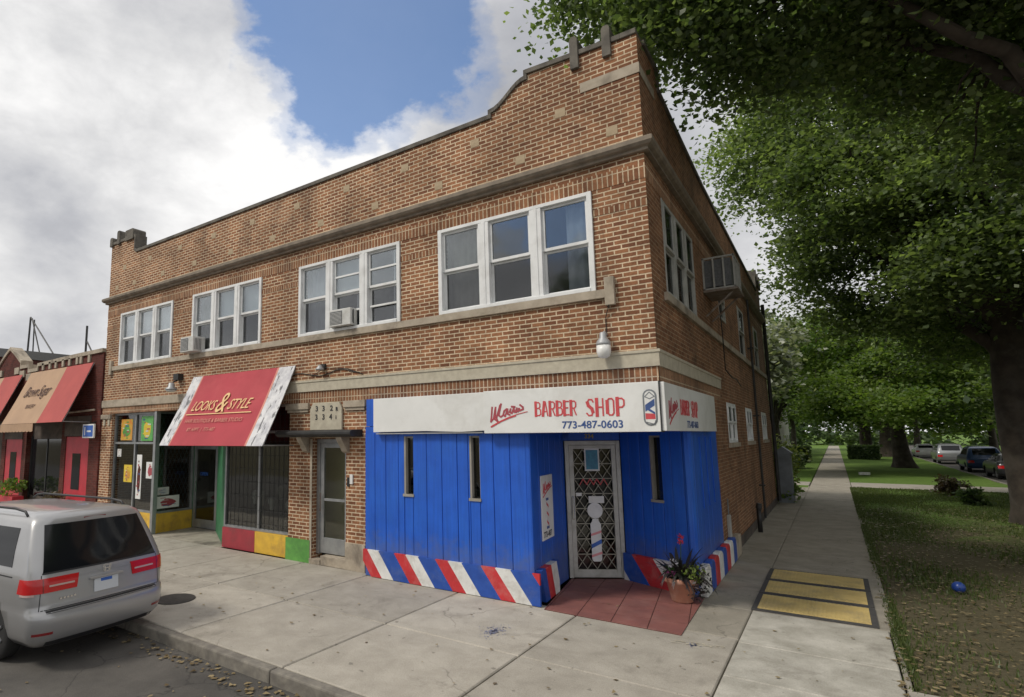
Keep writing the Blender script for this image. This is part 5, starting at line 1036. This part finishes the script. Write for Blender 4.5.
mb = MB(); mb.ob(Pl((0, 0, 0), (0, -1, 0), (-1, 0, 0)), -.24, .24, .915, .945, -.12, -.055); mb.build('plate_garnish', 'paint_silver', v, local=True, bev=.006)
# emblem: a slightly tapered H inside a rounded frame
PEm = Pl((.088, 0, 1.015), (0, -1, 0), (-1, 0, .15)); mb = MB(); mb.ribbon(PEm, [(-.028, -.026), (-.036, .030)], .012, .01, .022); mb.ribbon(PEm, [(.028, -.026), (.036, .030)], .012, .01, .022); mb.ribbon(PEm, [(-.030, .0), (.030, .0)], .010, .01, .021)
mb.ribbon(PEm, [(-.045, -.036), (.045, -.036), (.056, .040), (-.056, .040), (-.045, -.036)], .006, .01, .021); mb.build('emblem', 'chrome', v, local=True)
mb = MB(); mb.tube([(.20, -.02, 1.13), (.235, .22, 1.19), (.25, .45, 1.20)], .010, 6); mb.build('wiper', 'trim_black', v, local=True)
mb = MB(); mb.ob(Pl((.425, 0, 1.625), (0, -1, 0), (-1, 0, .3)), -.16, .16, -.014, .014, -.01, .018); mb.build('brake_light', 'lens_deep', v, local=True)
mb = MB()
for k in range(5): mb.ob(Pl((.083, .60-.045*k, .775), (0, -1, 0), (-1, 0, 0)), -.014, .014, -.010, .010, .002, .006)
mb.build('model_badge', 'chrome', v, local=True)
v.rotation_euler = (0, 0, math.pi+rad(6.5)); v.scale = (.95, .93, 1.0)
# far parked cars
SED = [(.22, .12, 4.35, .78, .25, .5), (.35, .02, 4.5, .86, .3, .55), (.55, .0, 4.52, .88, .3, .55), (.80, .05, 4.4, .87, .25, .55), (.92, .12, 4.1, .84, .2, .5), (.98, .45, 3.4, .80, .2, .4), (1.15, .75, 3.1, .70, .2, .3), (1.32, 1.05, 2.7, .62, .2, .3), (1.40, 1.3, 2.45, .52, .2, .3), (1.43, 1.6, 2.2, .3, .2, .2)]
SUV = [(.26, .12, 4.35, .80, .25, .5), (.40, .02, 4.5, .88, .3, .55), (.62, .0, 4.52, .90, .3, .55), (.90, .05, 4.4, .89, .25, .55), (1.02, .10, 4.1, .87, .2, .5), (1.08, .14, 3.3, .84, .2, .4), (1.35, .30, 3.0, .76, .2, .3), (1.58, .50, 2.7, .68, .2, .3), (1.66, .7, 2.45, .58, .2, .3), (1.70, 1.0, 2.2, .3, .2, .2)]
def parked(x, y, prof, paint, label, az):
    c = thing('parked_car', (x, y, -.14), label, 'car', 'cars parked on the side street'); q = Car(prof); q.body('body', paint, c, [(.85, .36), (3.55, .36)]); wheels(c, (.85, 3.55), prof[2][3], .31); zt = prof[-3][0]; zb = prof[-5][0]-.0
    q.patch('windscreen', 'car_glass', c, lambda k: (-.55+.0*k, .55-.0*k), zb+.06, zt-.04, .006, 10, 4)
    for s_ in (1, -1): q.patch('side_glass', 'car_glass', c, lambda k: (prof[-4][1]+.35, prof[-4][2]-.35), zb+.06, zt-.05, .005, 8, 3, s_, True); q.patch('lamp', 'lens_red' if az > 0 else 'lens_clear', c, lambda k: (.55, .85), .62, .78, .008, 5, 2, s_)
    c.rotation_euler = (0, 0, math.pi/2); return c
parked(7.4, 80, SED, 'paint_white', 'white car parked farthest along the side street', 1); parked(7.5, 65, SUV, 'paint_grey', 'grey car parked between the white and the blue car', 1); parked(7.7, 53, SUV, 'paint_blue', 'dark blue car parked between the grey car and the black car', 1); parked(7.9, 45.5, SED, 'paint_dark', 'black car parked nearest the large tree trunk', 1)

# ================================================================== TREES
def leaf_cloud(name, lobes, n_clusters, per, crad, size, seed, mat, parent, shell=.55, droop=.5, keep=None):
    g_ = np.random.default_rng(seed); L = np.array(lobes, float); vol = (L[:, 3]*L[:, 4]*L[:, 5])**(2/3); k = g_.choice(len(L), n_clusters, p=vol/vol.sum())
    d = g_.normal(0, 1, (n_clusters, 3)); d /= np.linalg.norm(d, axis=1)[:, None]; rr2 = (shell+(1-shell)*g_.random(n_clusters)**.6); c = L[k, :3]+d*L[k, 3:6]*rr2[:, None]*g_.uniform(.85, 1.12, n_clusters)[:, None]
    f_ = np.sin(c[:, 0]*1.9+seed)+np.sin(c[:, 1]*1.7+c[:, 2]*1.1)+np.sin(c[:, 2]*2.3-c[:, 0]*.8); c = c[f_ > -1.0] if len(c) > 500 else c
    n = len(c)*per; cc = np.repeat(c, per, 0); ct = np.repeat(g_.normal(0, .27, len(c))+.12*np.sin(c[:, 0]*.9+c[:, 2]*1.3), per); sc = np.repeat(g_.uniform(.6, 1.35, len(c)), per)
    p = g_.normal(0, 1, (n, 3)); p[:, 2] *= .45; p = cc+p*crad*.55*sc[:, None]; p[:, 2] -= .25*crad*((p[:, 0]-cc[:, 0])**2+(p[:, 1]-cc[:, 1])**2)/crad**2
    nrm = g_.normal(0, .55, (n, 3)); nrm[:, 2] += .8; nrm /= np.linalg.norm(nrm, axis=1)[:, None]; a = g_.normal(0, 1, (n, 3)); a[:, 2] -= droop; u = a-nrm*(a*nrm).sum(1)[:, None]; u /= np.linalg.norm(u, axis=1)[:, None]; w = np.cross(nrm, u)
    s = (size*g_.uniform(.55, 1.25, n))[:, None]
    V = np.stack([p-u*s*.5, p-w*s*.42+u*s*.08-nrm*s*.1, p+u*s*.62, p+w*s*.42+u*s*.08-nrm*s*.1], 1).reshape(-1, 3)
    tone = np.clip(.45+ct+g_.normal(0, .2, n), 0, 1); return np_mesh(name, V, np.arange(4*n).reshape(-1, 4), [mat], parent, tone=tone), c
def limb(mb, p, q, r0_, r1_, seed, n=7, wig=.06, sag=0.0, sides=9):
    g_ = random.Random(seed); p, q = Vector(p), Vector(q); L = (q-p).length; pts = []; rs = []
    for i in range(n+1):
        t_ = i/n; off = Vector((g_.uniform(-1, 1), g_.uniform(-1, 1), g_.uniform(-1, 1)))*L*wig*math.sin(math.pi*t_); pts.append(p.lerp(q, t_)+off+Vector((0, 0, sag*L*math.sin(math.pi*t_)))); rs.append(r0_+(r1_-r0_)*t_)
    mb.tube(pts, rs, sides); return pts
def tree(name, base, r, h, lobes, nc, per, crad, size, seed, mat, label, group=None, lean=(0, 0), keep=None, nlimb=10, twigs=120, flare=1.7, shell=.5):
    T_ = thing(name, base, label, 'tree', group); g_ = random.Random(seed); b = Vector(base); top_ = b+Vector((lean[0], lean[1], h)); mb = MB(); prof = []
    n = 14; ns = 20; vs = []
    for i in range(n+1):
        t_ = i/n; c = b.lerp(top_, t_)+Vector((math.sin(t_*5+seed)*.04*h*.3, math.cos(t_*4+seed)*.03*h*.3, 0)); rr2 = r*((1-.35*t_)+(flare-1)*math.exp(-t_*h/.45))
        for j in range(ns): q_ = 2*math.pi*j/ns; k = 1+.07*math.sin(3*q_+seed)+.05*math.sin(5*q_+seed*2)+(.14*math.sin(4*q_+1+seed)*math.exp(-t_*h/.5)); vs.append((c.x+math.cos(q_)*rr2*k, c.y+math.sin(q_)*rr2*k, c.z-.05*(i == 0)))
    mb.add(vs, [(i*ns+j, i*ns+(j+1) % ns, (i+1)*ns+(j+1) % ns, (i+1)*ns+j) for i in range(n) for j in range(ns)]+[tuple(range(n*ns, (n+1)*ns))]); cen = b.lerp(top_, 1)
    tips = []
    for i, lb in enumerate(sorted(lobes, key=lambda l_: -l_[3]*l_[5])[:nlimb]):
        q_ = Vector(lb[:3])-Vector((0, 0, lb[5]*.2)); st = b.lerp(top_, g_.uniform(.72, 1.0)); pts = limb(mb, st, q_, r*.42, r*.10, seed+i, 8, .05, .08); tips.append(pts)
    cr, c = leaf_cloud('crown', lobes, nc, per, crad, size, seed, mat, T_, shell=shell, keep=keep)
    if len(c):
        for i in range(twigs):
            e = c[g_.randrange(len(c))]; best = min((p for pts in tips for p in pts[2:]), key=lambda p: (p-Vector(e)).length, default=top_); limb(mb, best, e, r*.055+.012, .008, seed*3+i, 5, .06, .05, 5)
    mb.build('trunk', 'bark', T_, smooth=True)
    return T_
# the near street tree, its trunk just outside the frame at the right
lobA = [(-2.0, 9.6, 10.3, 1.5, 1.3, .9), (-.6, 9.8, 10.1, 1.5, 1.4, 1.0), (.8, 10.2, 10.2, 1.7, 1.6, 1.3), (.2, 11.5, 9.9, 1.6, 1.6, 1.3), (2.2, 10.6, 9.9, 1.8, 1.8, 1.5), (3.8, 10.4, 9.4, 1.9, 1.8, 1.5), (1.8, 12.5, 9.4, 1.9, 1.7, 1.4), (3.6, 12.8, 8.2, 1.9, 1.8, 1.6),
        (5.4, 11.8, 9.8, 2.4, 2.4, 2.2), (7.2, 12, 9, 2.2, 2.2, 2.0), (6, 9.6, 8.6, 2, 1.8, 1.6), (3.2, 8.6, 9.8, 1.7, 1.4, 1.2), (4.4, 13.6, 6.6, 1.5, 1.5, 1.2), (-1.4, 9.2, 9.2, .9, .7, .7), (-1.0, 10.0, 8.9, .8, .8, .6), (-.6, 10.6, 8.7, .8, .9, .7)]
tree('street_tree', (5.3, 12.0, -.02), .42, 5.2, lobA, 1850, 96, .60, .105, 11, 'leaves_maple', 'overhanging street tree whose leafy boughs reach over the building corner from the right', 'trees along the lawn', nlimb=12, twigs=220)
# the big maple with its trunk at the right edge
lobB = [(3.7, 23.3, 13.5, 4.2, 4.2, 3.6), (.6, 22.4, 12.6, 2.7, 2.6, 2.5), (-.9, 22.6, 11.4, 1.9, 2.0, 1.8), (1.6, 21.0, 10.0, 2.4, 2.2, 1.9), (3.4, 20.2, 9.4, 2.6, 2.4, 2.2), (5.8, 20.8, 10.4, 2.8, 2.6, 2.6), (8, 23, 11.5, 3.2, 3.2, 3), (3.2, 20.0, 7.2, 2.0, 1.6, 1.2), (5.0, 19.4, 7.0, 2.2, 1.8, 1.5),
        (1.2, 24.5, 9.0, 2.2, 2.2, 1.6), (.4, 22.5, 8.6, 1.4, 1.4, 1.0), (3.6, 26.2, 9.4, 3, 2.6, 2), (-1.0, 24.6, 13.2, 1.8, 1.8, 1.7), (6.4, 18.8, 8.6, 2.0, 1.6, 1.6), (4.2, 23, 16.2, 2.4, 2.4, 1.6), (1.5, 22, 15.0, 2.2, 2.2, 1.6), (.5, 24.2, 7.0, 1.2, 1.2, .9), (1.7, 24.8, 6.4, 1.5, 1.4, 1.0), (3.0, 25.0, 6.0, 1.5, 1.4, 1.0), (-.5, 25.0, 8.2, 1.0, 1.0, .8), (2.4, 21.2, 6.6, 1.2, 1.1, .7), (6.6, 21.5, 6.6, 2.0, 1.8, 1.2), (6.0, 27.5, 6.0, 2.6, 2.2, 1.7), (4.0, 28.0, 6.8, 2.4, 2.2, 1.4), (8.0, 26.0, 6.2, 2.4, 2.2, 1.8)]
tree('maple_tree', (4.22, 23.3, -.02), .50, 6.2, lobB, 2500, 96, .82, .140, 21, 'leaves_maple', 'large dark maple with a thick trunk on the lawn at the right edge', 'trees along the lawn', lean=(-.1, 0), nlimb=14, twigs=200, flare=1.22)
def auto_lobes(cx_, cy_, cz, R, H, n, seed):
    g_ = random.Random(seed); return [(cx_+g_.uniform(-1, 1)*R*.65, cy_+g_.uniform(-1, 1)*R*.65, cz+g_.uniform(-1, 1)*H*.6, R*g_.uniform(.35, .55), R*g_.uniform(.35, .55), H*g_.uniform(.3, .5)) for _ in range(n)]
far = [((3.75, 55.5, 0), .50, 5.0, auto_lobes(2.6, 50, 7.4, 6.0, 4.6, 16, 1)+[(.9, 44, 4.9, 1.8, 1.8, 1.1), (2.9, 43, 4.0, 1.9, 1.6, .9), (4.6, 45, 4.3, 1.8, 1.6, .9), (1.4, 47, 5.4, 2.4, 2.2, 1.6)], 1000, 80, 1.0, .22, 'leaves_bright', 'bright green tree with drooping boughs over the far lawn', 1.5),
       ((2.8, 84, 0), .6, 6, auto_lobes(3.5, 83, 10, 7, 5, 14, 2), 420, 36, 1.5, .5, 'leaves_maple', 'slender farther tree behind the bright green one', 1.5),
       ((4.3, 80, 0), .55, 6, auto_lobes(6, 76, 9, 6.5, 5, 14, 3), 420, 36, 1.5, .5, 'leaves_dark', 'twin trunk tree standing far down the lawn', 1.5),
       ((-5.6, 41, 0), .3, 4, auto_lobes(-5.4, 41, 7.0, 3.8, 3.4, 12, 4)+[(-3.6, 38.5, 5.6, 1.7, 1.6, 1.3)], 560, 42, .8, .30, 'leaves_silver', 'pale silvery tree beyond the far end of the building', 1.2),
       ((-4.2, 62, 0), .35, 4, auto_lobes(-3.6, 60, 9.2, 4.4, 3.4, 12, 5), 420, 36, 1.1, .4, 'leaves_maple', 'mid green tree left of the path in the distance', 1.3),
       ((.9, 33.5, 0), .0, 0, [], 0, 0, 0, 0, '', '', 1)]
for i, (b_, r_, h_, lb, nc, per, crd, sz, mt, lab, fl_) in enumerate(far):
    if not lb: continue
    tree('tree', b_, r_, h_, lb, nc, per, crd, sz, 40+i, mt, lab, 'trees in the distance', nlimb=8, twigs=40, flare=fl_)
for x_, y_, lab in ((-10, -17, 'tree on the far pavement, seen only as a reflection in the upstairs windows'), (3, -16, 'second tree on the far pavement, seen only as a reflection')):
    tree('tree', (x_, y_, -.1), .3, 5, auto_lobes(x_, y_, 9.5, 4.2, 5, 12, int(x_)+60), 260, 40, 1.0, .34, int(x_)+90, 'leaves_maple', lab, 'trees across the street', nlimb=6, twigs=30)
# a dark tree between: fills the middle behind the maple
tree('tree', (11.5, 34, 0), .4, 5, auto_lobes(10.5, 33, 8, 5.5, 4.5, 14, 8), 520, 40, 1.1, .36, 51, 'leaves_dark', 'dark tree behind the maple on the far side of the street', 'trees in the distance', nlimb=6, twigs=30)
tree('tree', (.2+1.0, 36, 0), .01, .02, [(-.1, 36, 8.3, 2.0, 2, 1.4), (1.8, 35, 7.6, 2.2, 2, 1.6), (3.4, 34, 7.0, 2.0, 2, 1.4), (5.4, 33, 7.4, 2.4, 2, 1.7), (7.2, 33, 6.0, 2.2, 2, 2.0)], 520, 46, .9, .3, 61, 'leaves_dark', 'shadowy boughs', nlimb=0, twigs=0) if False else None
for i, (x_, y_, R, H, cz) in enumerate(((14, 52, 5, 5, 7), (16, 68, 6, 6, 8), (13.5, 88, 6, 6, 8), (18, 42, 5, 5, 7), (-9.5, 80, 6, 5, 8), (-12, 55, 5, 5, 8.5), (8.5, 100, 7, 6, 9), (-5, 105, 6, 5, 9), (20, 30, 5, 5, 8), (17, 20, 5, 5, 8))):
    tree('tree', (x_, y_, 0), .35, cz-3, auto_lobes(x_, y_, cz, R, H, 10, 70+i), 330, 34, 1.3, .5, 80+i, ('leaves_dark', 'leaves_maple', 'leaves_bright')[i % 3],
         ('dark street tree across the side street behind the parked cars', 'green street tree across the side street behind the grey car', 'bright street tree far across the side street', 'dark tree beyond the side street right of the trunk', 'green tree far left of the path', 'bright leafy tree behind the brick house', 'dark tree at the far end of the side street', 'tree closing the view at the end of the path', 'bright tree beyond the right edge of the lawn', 'dark tree on the far pavement at the right')[i], 'trees in the distance', nlimb=5, twigs=10)
g_ = np.random.default_rng(77); lob = [(x_, 165+g_.uniform(-12, 12), g_.uniform(4, 8), 8, 6, g_.uniform(5, 8)) for x_ in np.arange(-110, 130, 7)]
o, c = leaf_cloud('distant_trees', lob, 1600, 26, 2.6, 1.1, 5, 'leaves_dark', None); tag(o, 'distant line of trees closing the horizon', 'trees', kind='stuff')

# shrubs and hedges
def shrub(x_, y_, R, H, mat, label, n=26, per=40, size=.10, seed=1, group=None, name='shrub'):
    r = thing(name, (x_, y_, 0), label, 'shrub', group); leaf_cloud('foliage', [(x_, y_, H*.55, R, R, H*.5)], n, per, R*.45, size, seed, mat, r, shell=.2); mb = MB()
    for k in range(5): q_ = k*1.25; mb.tube([(x_, y_, 0), (x_+math.cos(q_)*R*.5, y_+math.sin(q_)*R*.5, H*.6)], [.02, .008], 5)
    mb.build('stems', 'bark', r); return r
shrub(3.55, 31.6, .46, .75, 'leaves_rust', 'reddish brown shrub on the lawn, left of the pair', 30, 40, .12, 1, 'small shrubs on the lawn'); shrub(3.60, 28.0, .36, .62, 'leaves_dark', 'dark green shrub on the lawn, right of the pair', 28, 40, .11, 2, 'small shrubs on the lawn')
shrub(-2.1, 27.3, .85, 2.4, 'leaves_yellowgreen', 'yellow-green bush at the far corner of the building', 60, 44, .14, 3); shrub(-1.75, 25.9, .5, .9, 'leaves_bright', 'low leafy weeds against the grey cabinet', 30, 40, .12, 4); shrub(-2.7, 30.5, .9, 1.3, 'leaves_bright', 'round green bush beyond the yellow-green bush', 40, 40, .14, 5)
def hedge(x0, x1, y0, y1, H, label, seed):
    r = thing('hedge', ((x0+x1)/2, (y0+y1)/2, 0), label, 'hedge', 'clipped hedges by the path'); g2 = np.random.default_rng(seed); n = 5200; p = np.stack([g2.uniform(x0, x1, n), g2.uniform(y0, y1, n), g2.uniform(.05, H, n)], 1); f = g2.integers(0, 4, n); p[f == 0, 2] = H; p[f == 1, 1] = y0; p[f == 2, 0] = x0; p += g2.normal(0, .05, p.shape)
    u = g2.normal(0, 1, (n, 3)); u /= np.linalg.norm(u, axis=1)[:, None]; w = np.cross(u, g2.normal(0, 1, (n, 3))); w /= np.linalg.norm(w, axis=1)[:, None]; V = np.stack([p-u*.12, p-w*.07, p+u*.12, p+w*.07], 1).reshape(-1, 3); np_mesh('foliage', V, np.arange(4*n).reshape(-1, 4), ['leaves_dark'], r, tone=g2.random(n)); MB().box(x0+.15, x1-.15, y0+.15, y1-.15, 0, H-.15).build('stems', 'soil', r)
hedge(-8, -1.8, 61, 63, 1.3, 'dark clipped hedge left of the path', 1); hedge(1.0, 3.2, 70, 71.5, 1.2, 'dark clipped hedge right of the path', 2); hedge(-6, -1.9, 50, 51.4, 1.0, 'lower dark hedge nearer the camera left of the path', 3)
# grey cabinet with a peaked cap at the far corner
c_ = thing('utility_cabinet', (-1.62, 25.75, 0), 'grey metal cabinet with a peaked top at the far corner of the building', 'cabinet'); MB().box(-1.83, -1.35, 25.4, 26.0, 0, 1.75).build('case', 'grey_metal', c_, bev=.01); mb = MB(); mb.prism(Pl((0, 25.37, 0), (1, 0, 0), (0, -1, 0)), [(-1.88, 1.752), (-1.30, 1.752), (-1.30, 1.79), (-1.59, 2.02), (-1.88, 1.79)], -.68, 0); mb.build('cap', 'grey_metal', c_)
# far houses
def house(x0, x1, y0, y1, H, mat, label, roof=2.2):
    r = thing('house', ((x0+x1)/2, (y0+y1)/2, 0), label, 'house', 'houses in the distance'); MB().box(x0, x1, y0, y1, 0, H).build('wall', mat, r); mb = MB(); xm = (x0+x1)/2; mb.prism(Pl((0, y0-.3, 0), (1, 0, 0), (0, -1, 0)), [(x0-.4, H+.01), (x1+.4, H+.01), (xm, H+roof)], -(y1-y0)-.6, 0); mb.build('roof', 'roofing', r)
    for fl in range(int(H//2.8)):
        for k in range(3):
            a = x0+(x1-x0)*(k+.5)/3; w = MB().box(a-.5, a+.5, y0-.05, y0+.02, 1+fl*2.8, 2.4+fl*2.8).build('window', 'white_frame', r); MB().box(a-.4, a+.4, y0-.065, y0-.052, 1.1+fl*2.8, 2.3+fl*2.8).build('pane', 'car_glass', w)
            b2 = y0+(y1-y0)*(k+.5)/3; w = MB().box(x1-.02, x1+.05, b2-.5, b2+.5, 1+fl*2.8, 2.4+fl*2.8).build('window', 'white_frame', r); MB().box(x1+.052, x1+.065, b2-.4, b2+.4, 1.1+fl*2.8, 2.3+fl*2.8).build('pane', 'car_glass', w)
house(-14, -5.4, 66, 78, 6.5, 'brick_far', 'brick house seen through the trees left of the path'); house(-14, -5, 86, 96, 6.5, 'siding', 'pale house farther along the left of the path'); house(-14, -6.8, 44, 54, 6, 'stucco', 'pinkish house nearest beyond the brick building')
house(19, 29, 58, 72, 6.5, 'siding', 'pale house across the side street behind the trees'); house(19, 29, 36, 50, 6.5, 'brick_far', 'brick house across the side street behind the trees')
# plants and pots in front of the low shop
r = thing('planter', (-22.6, 8.0, 0), 'red planter with green plants in front of the low red shop', 'planter', 'planters by the low shop'); MB().box(-23.2, -22.0, 7.8, 8.15, 0.01, .6).build('box', 'door_red', r, bev=.01); fuzz(260, (-22.6, 7.97, .9), .5, .08, 3, 'leaves_bright', 'foliage', r, .6)
r = thing('planter', (-19.6, 8.0, 0), 'small planter with reddish plants beside the red door', 'planter', 'planters by the low shop'); MB().lathe([(.14, 0), (.2, .35), (.01, .34)], (-19.3, 8.0, .01), 16).build('pot', 'pot_clay', r); fuzz(200, (-19.3, 8.0, .6), .35, .07, 4, 'leaves_rust', 'foliage', r, .9)
# roof masts
def mast(x_, y_, z, pts, label):
    r = thing('roof_mast', (x_, y_, z), label, 'mast', 'masts on the dark roof'); mb = MB(); [mb.tube(p, .07, 6) for p in pts[1:]]; mb.build('stay', 'steel_dark', r) if len(pts) > 1 else None; MB().tube(pts[0], .10, 6).build('pole', 'steel_dark', r)
mast(-64, 24, 11, [[(-66.4, 24, 15.2), (-66.6, 24, 11)], [(-66.4, 24, 15.2), (-60.4, 24, 10.8)], [(-66.0, 24, 15.0), (-63.2, 24, 10.6)], [(-65.4, 24, 14.8), (-65.2, 24, 11)]], 'tripod-like dark mast with slanting stays at the far left of the dark roof'); mast(-53.6, 24, 9.9, [[(-53.6, 24, 9.9), (-53.6, 24, 12.7)], [(-53.4, 24, 11.2), (-51.8, 24, 9.6)]], 'single dark upright mast on the dark roof near the brick building')
